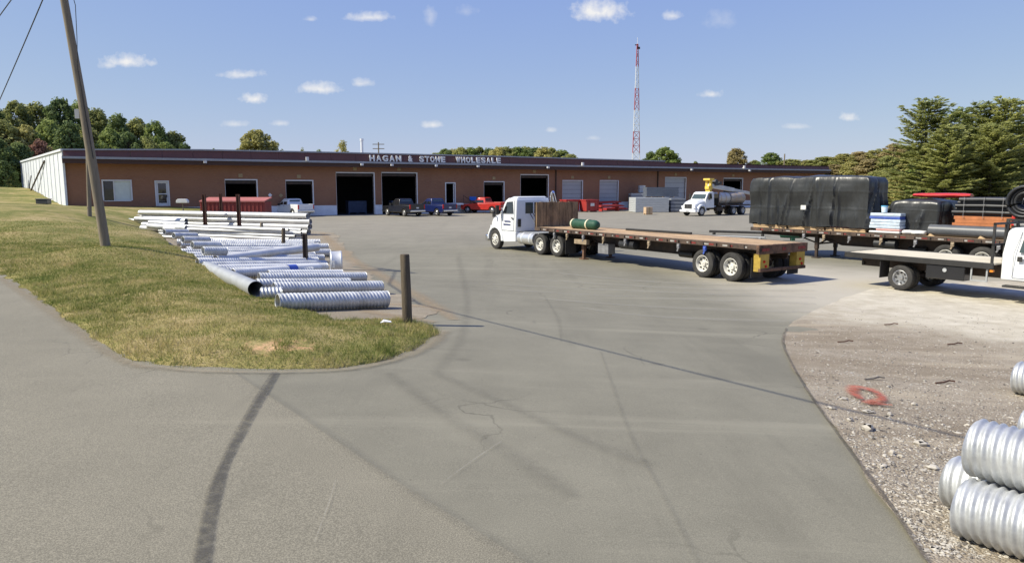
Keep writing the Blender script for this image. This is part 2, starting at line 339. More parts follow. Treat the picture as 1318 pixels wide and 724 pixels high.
# ------------------------------------------------------------------ mesh helpers
class MB:
    """collects faces; build() links them as ONE mesh object"""
    def __init__(s): s.v, s.f, s.uv = [], [], None
    def add(s, vs, fs):
        n = len(s.v); s.v += [tuple(p) for p in vs]; s.f += [tuple(i + n for i in f) for f in fs]; return s
    def box(s, x0, x1, y0, y1, z0, z1, m=None):
        vs = [Vector(p) for p in ((x0, y0, z0), (x1, y0, z0), (x1, y1, z0), (x0, y1, z0), (x0, y0, z1), (x1, y0, z1), (x1, y1, z1), (x0, y1, z1))]
        if m is not None: vs = [m @ p for p in vs]
        return s.add(vs, [(0, 3, 2, 1), (4, 5, 6, 7), (0, 1, 5, 4), (1, 2, 6, 5), (2, 3, 7, 6), (3, 0, 4, 7)])
    def prism(s, pts, y0, y1, inset=None):
        """(x,z) outline extruded along y; inset=(dx,dz) shrinks nothing by default"""
        n = len(pts); vs = [(x, y0, z) for x, z in pts] + [(x, y1, z) for x, z in pts]
        fs = [tuple(range(n)), tuple(range(2 * n - 1, n - 1, -1))] + [(i, i + n, (i + 1) % n + n, (i + 1) % n) for i in range(n)]
        return s.add(vs, fs)
    def loft(s, secs, cap=True):
        n = len(secs[0]); vs = [p for q in secs for p in q]; fs = []
        for j in range(len(secs) - 1):
            for i in range(n): fs.append((j * n + i, j * n + (i + 1) % n, (j + 1) * n + (i + 1) % n, (j + 1) * n + i))
        if cap: fs += [tuple(range(n - 1, -1, -1)), tuple((len(secs) - 1) * n + i for i in range(n))]
        return s.add(vs, fs)
    def tube(s, p, q, r, r2=None, n=10, cap=True): return s.path([p, q], r, n, cap, r2)
    def path(s, pts, r, n=8, cap=True, r2=None):
        pts = [Vector(p) for p in pts]; secs = []; r2 = r if r2 is None else r2
        for i, p in enumerate(pts):
            d = (pts[min(i + 1, len(pts) - 1)] - pts[max(i - 1, 0)]).normalized()
            a = d.cross(Vector((0, 0, 1)) if abs(d.z) < .95 else Vector((1, 0, 0))).normalized(); b = d.cross(a)
            rr = r + (r2 - r) * i / max(1, len(pts) - 1)
            secs.append([p + (a * math.cos(t) + b * math.sin(t)) * rr for t in [2 * math.pi * j / n for j in range(n)]])
        return s.loft(secs, cap)
    def lathe(s, prof, o, axis, n=20, closed=False):
        """prof [(distance along axis, radius)]"""
        o = Vector(o); d = Vector(axis).normalized(); a = d.cross(Vector((0, 0, 1)) if abs(d.z) < .9 else Vector((1, 0, 0))).normalized(); b = d.cross(a)
        secs = [[o + d * t + (a * math.cos(w) + b * math.sin(w)) * r for w in [2 * math.pi * j / n for j in range(n)]] for t, r in prof]
        return s.loft(secs, not closed)
    def build(s, name, mat, parent=None, smooth=None, bevel=0, tag=None, seg=2):
        me = bpy.data.meshes.new(name); me.from_pydata(s.v, [], s.f); me.validate()
        if s.uv is not None:
            u = me.uv_layers.new(name='UVMap'); fl = [c for f in s.f for i in f for c in s.uv[i]]; u.data.foreach_set('uv', fl)
        mats = mat if isinstance(mat, (list, tuple)) else [mat]
        for m_ in mats: me.materials.append(MATS[m_])
        return place(name, me, parent, smooth, bevel, seg)
def place(name, me, parent=None, smooth=None, bevel=0, seg=2):
    if smooth is not None:
        me.polygons.foreach_set('use_smooth', [True] * len(me.polygons))
        try: me.set_sharp_from_angle(angle=R(smooth))
        except Exception: pass
    o = bpy.data.objects.new(name, me); col.objects.link(o)
    if parent is not None: o.parent = parent
    if bevel:
        b = o.modifiers.new('bevel', 'BEVEL'); b.width = bevel; b.segments = seg; b.limit_method = 'ANGLE'; b.angle_limit = R(35); b.harden_normals = False
        if smooth is None:
            me.polygons.foreach_set('use_smooth', [False] * len(me.polygons))
    return o
def tag(o, label=None, cat=None, group=None, kind=None):
    if label: o['label'] = label
    if cat: o['category'] = cat
    if group: o['group'] = group
    if kind: o['kind'] = kind
    return o
def thing(name, label, cat, loc=(0, 0, 0), fwd=None, group=None, rz=0.):
    o = bpy.data.objects.new(name, None); col.objects.link(o); o.empty_display_size = .3
    o.location = loc; o.rotation_euler = (0, 0, math.atan2(fwd[1], fwd[0]) if fwd else rz)
    return tag(o, label, cat, group)

# ------------------------------------------------------------------ lie of the land
def ss(a, b, x):
    t = min(1, max(0, (x - a) / (b - a))); return t * t * (3 - 2 * t)
def gz(x, y):
    d = .75 * x + .66 * y
    z = -.65 * ss(2.5, 17, d)
    k = ss(48, 75, y); return z * (1 - k) - .5 * k
def gp(px, py, off=0.):
    """where the ray through a photo pixel meets the yard"""
    d = ray(px, py); lo, hi = .5, 400.
    f = lambda t: CAMZ + d.z * t - (gz(d.x * t, t) + off)
    for _ in range(60):
        mid = (lo + hi) / 2
        if f(mid) > 0: lo = mid
        else: hi = mid
    return Vector((d.x * lo, lo, gz(d.x * lo, lo) + off))
# bank of grass between the road and the pipe yard: thin-plate surface through surveyed points
edge_px = [(0, 355), (40, 382), (75, 405), (110, 433), (150, 459), (185, 469), (220, 473), (260, 476), (300, 477), (350, 477), (400, 476), (440, 474), (470, 470), (505, 461), (530, 452), (552, 441), (566, 430), (566, 421), (545, 416)]
edge_near = [gp(*p) for p in edge_px]
bank_ctrl = [tuple(p) for p in edge_near] + [tuple(at(*p)) for p in [
    (137, 315, 25.5), (115, 278, 47), (85, 265, 68.4), (205, 265.5, 73.5), (270, 268, 74), (15, 245, 112), (0, 241, 90), (0, 300, 32), (60, 285, 41), (30, 262, 62),
    (200, 385, 17.2), (300, 422, 13.8), (240, 345, 21.8), (100, 370, 20), (150, 268, 62), (170, 293, 42), (40, 330, 26.5), (430, 446, 12.4)]]
for p in [(500, 416), (430, 417), (398, 408), (350, 392), (320, 378), (268, 350), (225, 325), (195, 306)]:   # foot of the bank on the yard side
    q = gp(*p); bank_ctrl.append((q.x, q.y, q.z))
far_left = [at(-160, 330, 30), at(-200, 250, 70), at(-260, 238, 110)]
bank_ctrl += [tuple(p) for p in far_left]
_P = np.array(bank_ctrl); _n = len(_P)
def _tps(r2): return np.where(r2 > 1e-9, r2 * np.log(np.maximum(r2, 1e-9)), 0.)
_D = ((_P[:, None, :2] - _P[None, :, :2]) ** 2).sum(-1)
_A = np.zeros((_n + 3, _n + 3)); _A[:_n, :_n] = _tps(_D) + np.eye(_n) * 1.5
_A[:_n, _n] = 1; _A[:_n, _n + 1:] = _P[:, :2]; _A[_n, :_n] = 1; _A[_n + 1:, :_n] = _P[:, :2].T
_W = np.linalg.solve(_A, np.concatenate([_P[:, 2], np.zeros(3)]))
def bank_z(x, y):
    r2 = (_P[:, 0] - x) ** 2 + (_P[:, 1] - y) ** 2
    return float((_W[:_n] * _tps(r2)).sum() + _W[_n] + _W[_n + 1] * x + _W[_n + 2] * y)
def land(x, y):
    hl = 8.5 * math.exp(-(((x + 122) / 48) ** 2 + ((y - 160) / 58) ** 2))
    hr = 8.0 * math.exp(-(((x - 100) / 55) ** 2 + ((y - 200) / 55) ** 2))
    far = 5 * ss(200, 330, y) * ss(-60, 0, x) * (1 - ss(40, 110, x))
    return gz(x, y) - .10 + hl + hr + far

def drape(name, poly, spacing, zf, mat, jitter=.25, seed=1, ragged=0., fine=None, tuck=0.):
    """a sheet over a plan polygon, following the height function zf"""
    r = random.Random(seed); bd = []
    for i, p in enumerate(poly):
        q = poly[(i + 1) % len(poly)]; a, b = Vector(p[:2]), Vector(q[:2]); n = max(1, int((b - a).length / spacing))
        bd += [a.lerp(b, j / n) for j in range(n)]
    if ragged: bd = [p + Vector((noise.noise((p.x * .9, p.y * .9, 1)) + .6 * noise.noise((p.x * 3, p.y * 3, 5)), noise.noise((p.x * .9, p.y * .9, 8)) + .6 * noise.noise((p.x * 3, p.y * 3, 12)))) * ragged for p in bd]
    nb = len(bd); xs, ys = [p.x for p in bd], [p.y for p in bd]; pts = list(bd)
    y = min(ys) + spacing / 2
    while y < max(ys):
        sp = fine[0] if fine and y < fine[1] else spacing
        x = min(xs) + sp / 2
        while x < max(xs):
            pts.append(Vector((x + r.uniform(-1, 1) * jitter * sp, y + r.uniform(-1, 1) * jitter * sp))); x += sp
        y += sp
    vo, _, fo, *_ = delaunay_2d_cdt(pts, [], [list(range(nb))], 1, 1e-4)
    mb = MB(); mb.add([(v.x, v.y, zf(v.x, v.y)) for v in vo], [tuple(f) for f in fo])
    o = mb.build(name, mat, smooth=180)
    me = o.data
    if sum(p.normal.z for p in me.polygons) < 0: me.flip_normals()
    if tuck:                                     # turn the rim down into the ground so that no gap shows under it
        ec = {}
        for p in me.polygons:
            for e in p.edge_keys: ec[e] = ec.get(e, 0) + 1
        for i in {v for e, c in ec.items() if c == 1 for v in e}: me.vertices[i].co.z -= tuck
        me.update()
    return o

# wide ground to the horizon
g = MB(); gx = [-2500, -1200, -700, -420, -300] + list(range(-240, 241, 10)) + [300, 420, 700, 1200, 2500]; gy = [-900, -300, -120, -60] + list(range(-40, 361, 10)) + [430, 600, 900, 1500, 2500]
g.add([(x, y, land(x, y) - (.25 if y < 130 and -45 < x < 80 else 0)) for y in gy for x in gx], [(j * len(gx) + i, j * len(gx) + i + 1, (j + 1) * len(gx) + i + 1, (j + 1) * len(gx) + i) for j in range(len(gy) - 1) for i in range(len(gx) - 1)])
tag(g.build('ground', 'turf', smooth=180), kind='structure')
# yard, road, gravel
lot_poly = [(-6, 6), (3, -6), (30, -6), (95, 40), (95, 125), (52, 122), (-30, 77), (-36, 60), (-24, 36), (-14, 22), (-9, 14)]
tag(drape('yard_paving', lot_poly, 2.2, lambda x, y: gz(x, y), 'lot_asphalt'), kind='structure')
seam = [gp(300, 478), gp(400, 545), gp(520, 625), gp(680, 724)]
eL = [gp(p[0], p[1] - 6) for p in edge_px[:9]]
road_poly = [(eL[0].x - 22, eL[0].y + 20)] + [(p.x, p.y) for p in eL] + [(p.x, p.y) for p in seam] + [(3.2, .5), (9, -9), (3, -14), (-12, -2), (-44, 34)]
tag(drape('road', road_poly, .9, lambda x, y: gz(x, y) + .006 + .004 * math.sin(x * 1.3 + y), 'road_asphalt'), kind='structure')
gr_px = [(1190, 724), (1150, 660), (1098, 588), (1060, 535), (1033, 495), (1015, 462), (1007, 440), (1012, 422), (1032, 408), (1062, 394), (1100, 378), (1150, 368)]
gr_e = [gp(*p) for p in gr_px]
gravel_poly = [(3.1, .5)] + [(p.x, p.y) for p in gr_e] + [(26, 27), (40, 20), (30, -3)]
def gravel_z(x, y):
    e = 1.0
    return gz(x, y) + .012 + .03 * (noise.noise((x * .9, y * .9, 0)) * .6 + .4 * noise.noise((x * 3, y * 3, 4)) + .35)
tag(drape('gravel_ground', gravel_poly, .28, gravel_z, 'gravel', seed=3, ragged=.07), kind='structure')
# gravel patch under the pipes
pp = [gp(*p) for p in [(300, 420), (430, 424), (520, 420), (560, 400), (500, 372), (450, 330), (430, 300), (360, 292), (180, 292), (170, 300), (250, 360)]]
tag(drape('pipe_yard_gravel', [(p.x, p.y) for p in pp], .35, lambda x, y: gz(x, y) + .009, 'yard_gravel', seed=5, ragged=.5), kind='structure')
# grass bank
back = [at(545, 416, 1), ]
bank_poly = [(p.x, p.y) for p in edge_near] + [(q.x, q.y) for q in (gp(*p) for p in [(500, 412), (430, 413), (390, 398), (345, 384), (310, 368), (262, 343), (218, 318), (188, 300)])] + [(-21.5, 50), (-26, 62), (-31, 76), (-43, 69.5), (-79, 113), (-110, 118), (-105, 80), (-60, 52), (-40, 36)]
EDGE = [tuple(a.lerp(b, t / 4).xy) for a, b in zip(edge_near[:-1], edge_near[1:]) for t in range(4)] + [tuple(gp(*p).xy) for p in [(500, 412), (465, 412), (430, 413), (390, 398), (345, 384), (310, 368), (262, 343), (218, 318), (188, 300)]]
def bank_surface(x, y):
    d = min((x - p[0]) ** 2 + (y - p[1]) ** 2 for p in EDGE) ** .5
    lump = (noise.noise((x * 2.3, y * 2.3, 11)) * .06 + noise.noise((x * 5, y * 5, 13)) * .03) * math.exp(-((d - .9) / 1.0) ** 2) * min(1, d / .35) if y < 17 else 0.
    z = max(bank_z(x, y), gz(x, y) + .012 + min(.30, .10 * d)) + lump + .02 * noise.noise((x * .8, y * .8, 1)) + .035 * noise.noise((x * .25, y * .25, 3))
    return z
bank = drape('grass_bank', bank_poly, .7, lambda x, y: bank_surface(x, y) + .006, 'turf', seed=9, ragged=.10, fine=(.24, 17.), tuck=.10)
tag(bank, kind='structure')
def blades():
    """mown turf: bent blades scattered over the near part of the bank, denser and taller along the road edge"""
    r = np.random.default_rng(4); me = bank.data
    co = np.array([v.co for v in me.vertices]); tri = np.array([p.vertices[:] for p in me.polygons if len(p.vertices) == 3])
    a, b, c = co[tri[:, 0]], co[tri[:, 1]], co[tri[:, 2]]; ar = np.linalg.norm(np.cross(b - a, c - a), axis=1) / 2; ctr = (a + b + c) / 3
    wgt = ar * np.clip((46 - ctr[:, 1]) / 30, 0, 1) ** 2 * (np.abs(ctr[:, 0] / ctr[:, 1]) < .85); N = 150000
    i = r.choice(len(tri), N, p=wgt / wgt.sum()); u, v = r.random(N), r.random(N); s = u + v > 1; u[s], v[s] = 1 - u[s], 1 - v[s]
    p = a[i] + (b[i] - a[i]) * u[:, None] + (c[i] - a[i]) * v[:, None]
    en = np.array([(q.x, q.y) for q in edge_near]); dmin = np.min(np.hypot(p[:, None, 0] - en[None, :, 0], p[:, None, 1] - en[None, :, 1]), axis=1)
    tall = 1 + .4 * np.exp(-(dmin / .6) ** 2) + .8 * (r.random(N) < .04)
    cl = np.array([noise.noise((x * 2.6, y * 2.6, 5)) for x, y in p[:, :2]]); tall *= np.where((cl > .22) & (dmin < 2.2), 1.9, 1.0) * np.where((cl > .34) & (dmin < 1.2), 1.35, 1.)
    pat = np.array([noise.noise((x * .6, y * .6, 0)) for x, y in p[:, :2]])
    clay = np.hypot((p[:, 0] + 3.75) * .8, (p[:, 1] - 11.1) * 1.6)
    tall *= np.where((clay < .55) & (cl < .12), .2, 1)
    h = r.uniform(.025, .06, N) * tall * (1 + .5 * pat); w = r.uniform(.006, .013, N) * np.clip(p[:, 1] / 13, 1, 2.2); th = r.random(N) * 6.283; le = r.uniform(-.6, .6, (N, 2)) * h[:, None] * 1.3
    dx = np.stack([np.cos(th) * w / 2, np.sin(th) * w / 2, np.zeros(N)], 1)
    tip = p + np.concatenate([le, h[:, None]], 1)
    vs = np.empty((N * 3, 3)); vs[0::3] = p - dx; vs[1::3] = p + dx; vs[2::3] = tip
    me = bpy.data.meshes.new('grass'); me.vertices.add(N * 3); me.vertices.foreach_set('co', vs.ravel())
    me.loops.add(N * 3); me.loops.foreach_set('vertex_index', np.arange(N * 3)); me.polygons.add(N)
    me.polygons.foreach_set('loop_start', np.arange(0, N * 3, 3)); me.update(); me.materials.append(MATS['grass_blade'])
    o = bpy.data.objects.new('grass', me); col.objects.link(o); tag(o, 'short mown grass, part dry, on the bank beside the road', 'grass', kind='stuff')
blades()

# marks on the paving (flat stains with a shape of their own and one painted shadow band, laid just above it)
def ribbon(name, px_pts, widths, zoff, mat, parent=None, n=8):
    P = [gp(*p) for p in px_pts]; pts = []; ws = []
    for i in range(len(P) - 1):
        for j in range(n):
            t = j / n; a, b, c, d = P[max(i - 1, 0)], P[i], P[i + 1], P[min(i + 2, len(P) - 1)]
            pts.append(.5 * (2 * b + (c - a) * t + (2 * a - 5 * b + 4 * c - d) * t * t + (3 * b - a - 3 * c + d) * t ** 3)); ws.append(widths[i] + (widths[i + 1] - widths[i]) * t)
    pts.append(P[-1]); ws.append(widths[-1]); mb = MB(); vs = []; fs = []
    for i, p in enumerate(pts):
        d = (pts[min(i + 1, len(pts) - 1)] - pts[max(i - 1, 0)]); s = Vector((d.y, -d.x, 0)).normalized(); w = ws[i] * (1 + .3 * noise.noise((i * .17, len(pts), 0)))
        for k in (-.5, 0, .5):
            q = p + s * (w * k); vs.append((q.x, q.y, gz(q.x, q.y) + zoff))
        if i: b = 3 * i; fs += [(b - 3, b - 2, b + 1, b), (b - 2, b - 1, b + 2, b + 1)]
    mb.add(vs, fs); mb.uv = [(j / 2., i * .15) for i in range(len(pts)) for j in range(3)]
    o = mb.build(name, mat, parent); return o
def stain_shadow_mat(name, c, amount, soft=.5):
    m, nt, b = new_mat(name); k = NT(nt); uv = k.coord('UV'); s = k.n('ShaderNodeSeparateXYZ'); k.l(uv, s.inputs[0]); o = k.coord()
    e = k.math('SUBTRACT', 1.0, k.math('MULTIPLY', k.math('ABSOLUTE', k.math('SUBTRACT', s.outputs[0], .5)), 2.0))
    a = k.math('MULTIPLY', k.step(e, 0, soft), k.step(k.noise(o, 9, 5, .7), .2, .62)); a = k.math('MULTIPLY', a, amount)
    b.inputs['Base Color'].default_value = (*c, 1); b.inputs['Roughness'].default_value = .9; k.l(a, b.inputs['Alpha']); MATS[name] = m
stain_shadow_mat('painted_shadow', (.062, .058, .052), .60, .45); stain_shadow_mat('tyre_stain', (.07, .065, .055), .12, 1.); stain_shadow_mat('crack_stain', (.09, .075, .055), .55); stain_shadow_mat('red_stain', (.40, .085, .045), .8, .9); stain_shadow_mat('pale_stain', (.42, .40, .34), .22, 1.)
stain_shadow_mat('edge_dirt', (.30, .24, .15), .42, 1.)
yard = bpy.data.objects['yard_paving']; roadway = bpy.data.objects['road']; gravel_o = bpy.data.objects['gravel_ground']
ribbon('shadow_band', [(258, 735), (275, 640), (295, 585), (330, 520), (354, 480)], [.15, .14, .13, .15, .12], .024, 'painted_shadow', roadway)  # cast shadow across the road, painted on as a flat dark ribbon
ribbon('paving_seam', [(300, 479), (345, 508), (410, 550), (520, 627), (690, 735)], [.10, .16, .2, .22, .26], .023, 'tyre_stain', roadway)
ribbon('crack', [(432, 620), (425, 645), (405, 700)], [.02, .025, .02], .022, 'pale_stain', roadway)
ribbon('crack', [(646, 568), (610, 592), (568, 623)], [.02, .03, .015], .012, 'pale_stain', yard)
ribbon('tyre_mark', [(773, 452), (790, 500), (812, 560), (850, 630), (905, 735)], [.06, .10, .11, .09, .10], .012, 'tyre_stain', yard)
ribbon('tyre_mark', [(700, 380), (718, 410), (722, 440)], [.1, .16, .1], .012, 'tyre_stain', yard)
ribbon('tyre_mark', [(500, 480), (560, 525), (640, 575), (740, 640)], [.3, .4, .4, .3], .012, 'tyre_stain', yard)
ribbon('tyre_mark', [(560, 480), (650, 520), (760, 570), (840, 600)], [.3, .35, .35, .3], .013, 'tyre_stain', yard)
ribbon('tyre_mark', [(590, 330), (600, 380), (595, 430), (560, 480)], [.4, .4, .35, .3], .014, 'tyre_stain', yard)
for i, (y0, y1) in enumerate([(372, 383), (380, 391), (366, 374), (392, 402), (360, 366), (405, 414)]):
    ribbon('pale_track', [(600 + 30 * i, y0 - 8), (760 + 10 * i, y0), (900, y0 + 6), (1050, y1)], [.3, .6, .7, .6], .012 + .002 * i, 'pale_stain', yard)
ribbon('paving_edge', [(1192, 728), (1150, 662), (1098, 590), (1060, 537), (1033, 496), (1015, 463), (1007, 441), (1012, 424)], [.06] * 8, .046, 'crack_stain', gravel_o)
ribbon('red_paint_smear', [(1108, 518), (1098, 510), (1099, 502), (1114, 504), (1130, 511), (1134, 519), (1118, 523), (1148, 526)], [.15, .3, .25, .3, .2, .25, .3, .1], .06, 'red_stain', gravel_o)
ribbon('dirt_fringe', [(0, 357), (75, 408), (150, 462), (220, 476), (300, 480), (400, 479), (470, 473), (530, 456), (562, 438), (572, 426)], [.5, .4, .32, .24, .2, .2, .26, .35, .45, .45], .026, 'edge_dirt', roadway)

stain_shadow_mat('tan_dirt', (.38, .285, .175), .55, 1.)
ribbon('dirt_streak', [(415, 300), (447, 330), (482, 350), (530, 377), (562, 396), (585, 412)], [.8, 1.1, .9, .8, .7, .5], .016, 'tan_dirt', yard)
ribbon('dirt_streak', [(560, 396), (500, 392), (470, 400), (560, 415)], [.5, .8, .7, .4], .018, 'tan_dirt', yard)
# loose stones on the gravel
def stone_mesh(r, mb, p, s):
    q = Matrix.Rotation(r.random() * 6.28, 4, 'Z') @ Matrix.Diagonal((s * r.uniform(.8, 1.5), s * r.uniform(.7, 1.1), s * r.uniform(.4, .8), 1))
    vs = []
    for z, n, k in ((-.6, 5, .8), (.25, 6, 1.), (.85, 4, .55)):
        for i in range(n): a = 6.283 * i / n + z; vs.append(Vector((math.cos(a) * k * r.uniform(.8, 1.15), math.sin(a) * k * r.uniform(.8, 1.15), z * r.uniform(.8, 1.1))))
    fs = [(4, 3, 2, 1, 0), (11, 12, 13, 14)] + [(i, (i + 1) % 5, 5 + (i + 1) % 6, 5 + i) for i in range(5)] + [(0, 5, 10)] + [(5 + i, 5 + (i + 1) % 6, 11 + int((i + .5) * 4 / 6) % 4) for i in range(6)] + [(5 + 1, 11 + 1, 11), (5 + 3, 11 + 2, 11 + 1)]
    mb.add([p + q @ v for v in vs], fs)
for nm, m_, N, s0, s1 in (('loose_gravel', 'stone', 4200, .006, .019), ('dark_gravel', 'stone_dark', 1600, .006, .016)):
    r = random.Random(N); mb = MB(); c = 0
    while c < N:
        px, py = r.uniform(1005, 1330), 400 + 320 * r.random() ** .8
        t = (py - 400) / 320; xe = [1190, 1098, 1033, 1007, 1062]; ye = [724, 588, 495, 440, 394]
        xm = float(np.interp(py, ye[::-1], xe[::-1]))
        if px < xm + 6: continue
        p = gp(px, py); p.z = gravel_z(p.x, p.y); stone_mesh(r, mb, p, r.uniform(s0, s1) * (1 if r.random() > .06 else 1.8)); c += 1
    tag(mb.build(nm, m_), 'loose small ' + ('dark' if 'dark' in nm else 'pale') + ' stones scattered over the gravel ground', 'gravel', kind='stuff')
r = random.Random(12)
for i, (px, py, s) in enumerate([(1085, 516, .07), (1094, 543, .07), (1117, 533, .08), (1117, 555, .10), (1145, 537, .06), (1148, 586, .06), (1184, 575, .09), (1200, 606, .07), (1071, 528, .06), (1137, 603, .05), (1128, 522, .05), (1176, 522, .06)]):
    mb = MB(); p = gp(px, py); p.z = gravel_z(p.x, p.y); stone_mesh(r, mb, Vector(), s * .72)
    o = mb.build('rock', 'stone', bevel=.006); o.location = p + Vector((0, 0, s * .25)); tag(o, 'pale fist-sized rock lying loose on the roadside gravel', 'rock', 'pale rocks on the gravel')
for i, (px, py) in enumerate([(1228, 445), (1215, 496), (1124, 491), (1087, 443), (1146, 420)]):
    mb = MB(); p = gp(px, py); p.z = gravel_z(p.x, p.y) + .03; mb.path([p + Vector((-.16, -.04, 0)), p, p + Vector((.12, .07, .01)), p + Vector((.2, .05, .0))], .013, 6)
    tag(mb.build('broken_stick', ['rust', 'rust', 'stone_dark', 'rust', 'rust'][i]), ['broken brown stick lying highest on the right of the gravel', 'brown stick on the gravel nearest the corrugated pipes', 'dark stick lying just above the red paint smear', 'brown stick near the paving edge of the gravel', 'small brown stick at the edge of the pale dust'][i], 'stick')
mb = MB(); p = gp(497, 426); zb = bank_surface(p.x, p.y) + .06; mb.add([(p.x - .11, p.y - .03, zb), (p.x - .02, p.y - .07, zb + .03), (p.x + .11, p.y - .02, zb + .01), (p.x + .09, p.y + .05, zb + .02), (p.x - .05, p.y + .06, zb + .05)], [(0, 1, 4), (1, 2, 3, 4)])
o = mb.build('paper_litter', 'litter'); o.modifiers.new('s', 'SOLIDIFY').thickness = .01; tag(o, 'scrap of white paper lying in the grass beside the round post', 'litter')

# ------------------------------------------------------------------ warehouse
_fa, _fb = at(100, 205.5, 2.675 * F0 / 35.5), at(1000, 219.6, 2.675 * F0 / 21.4)
FA = Vector((_fa.x, _fa.y)); FU = (Vector((_fb.x, _fb.y)) - FA).normalized(); FN = Vector((FU.y, -FU.x))       # along the front, out of the front
def fs(px, py=240):
    """distance along the front at a photo column"""
    k = ray(px, py).x; return (k * FA.y - FA.x) / (FU.x - k * FU.y)
def fz(px, py):
    s = fs(px, py); y = FA.y + s * FU.y; return at(px, py, y).z
S0, S1 = fs(85), fs(1060)
C0 = FA + FU * S0
house = thing('warehouse', 'long low brick warehouse with a row of loading doors and a maroon parapet', 'warehouse', (C0.x, C0.y, 0), (FU.x, FU.y))
# local axes of the warehouse: x along the front, y INTO the building, z up
LEN = S1 - S0; DEPTH = 34.; EAVE = 5.27; SILL = .62; ZB = -.7
opens = []   # (x0, x1, z0, z1, kind)
def op(px0, px1, pyt, kind, z0=None, pyb=None):
    x0, x1 = fs(px0) - S0, fs(px1) - S0; zt = fz((px0 + px1) / 2, pyt)
    zb = z0 if z0 is not None else fz((px0 + px1) / 2, pyb); opens.append((x0, x1, zb, zt, kind))
op(133, 168, 233, 'window', pyb=258); op(201, 216, 234, 'glass_door', pyb=265)
op(290, 330, 232, 'open', SILL); op(368, 402, 233, 'open', SILL); op(433, 481, 223, 'open', -.48); op(491.5, 536, 223, 'open', -.48)
op(574, 585, 236, 'entry', pyb=261); op(623, 648, 234.5, 'open', SILL); op(670, 705, 225.5, 'open', SILL); op(724, 749, 233, 'closed', SILL)
op(772, 795, 233, 'closed', SILL); op(856, 882, 229, 'closed', SILL - .3); op(931, 955, 230, 'open', SILL)
wall = MB(); wall.uv = []
def wbox(x0, x1, y0, y1, z0, z1):
    wall.box(x0, x1, y0, y1, z0, z1); wall.uv += [(p[0] + p[1], p[2]) for p in wall.v[-8:]]
x = 0.
for (x0, x1, z0, z1, kd) in opens:
    wbox(x, x0, 0, .3, ZB, EAVE); wbox(x0, x1, 0, .3, z1, EAVE)
    if z0 > ZB + .4: wbox(x0, x1, 0, .3, ZB, z0)
    x = x1
wbox(x, LEN, 0, .3, ZB, EAVE); wbox(LEN - .3, LEN, .3, DEPTH, ZB, EAVE); wbox(.3, LEN - .3, DEPTH - .3, DEPTH, ZB, EAVE)
wall.build('wall', 'brick', house)
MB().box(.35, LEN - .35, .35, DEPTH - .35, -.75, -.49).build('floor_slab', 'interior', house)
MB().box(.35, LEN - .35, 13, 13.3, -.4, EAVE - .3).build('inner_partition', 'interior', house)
MB().box(.31, LEN - .31, .31, DEPTH - .31, EAVE - .12, EAVE + .1).build('roof', 'roof_grey', house)
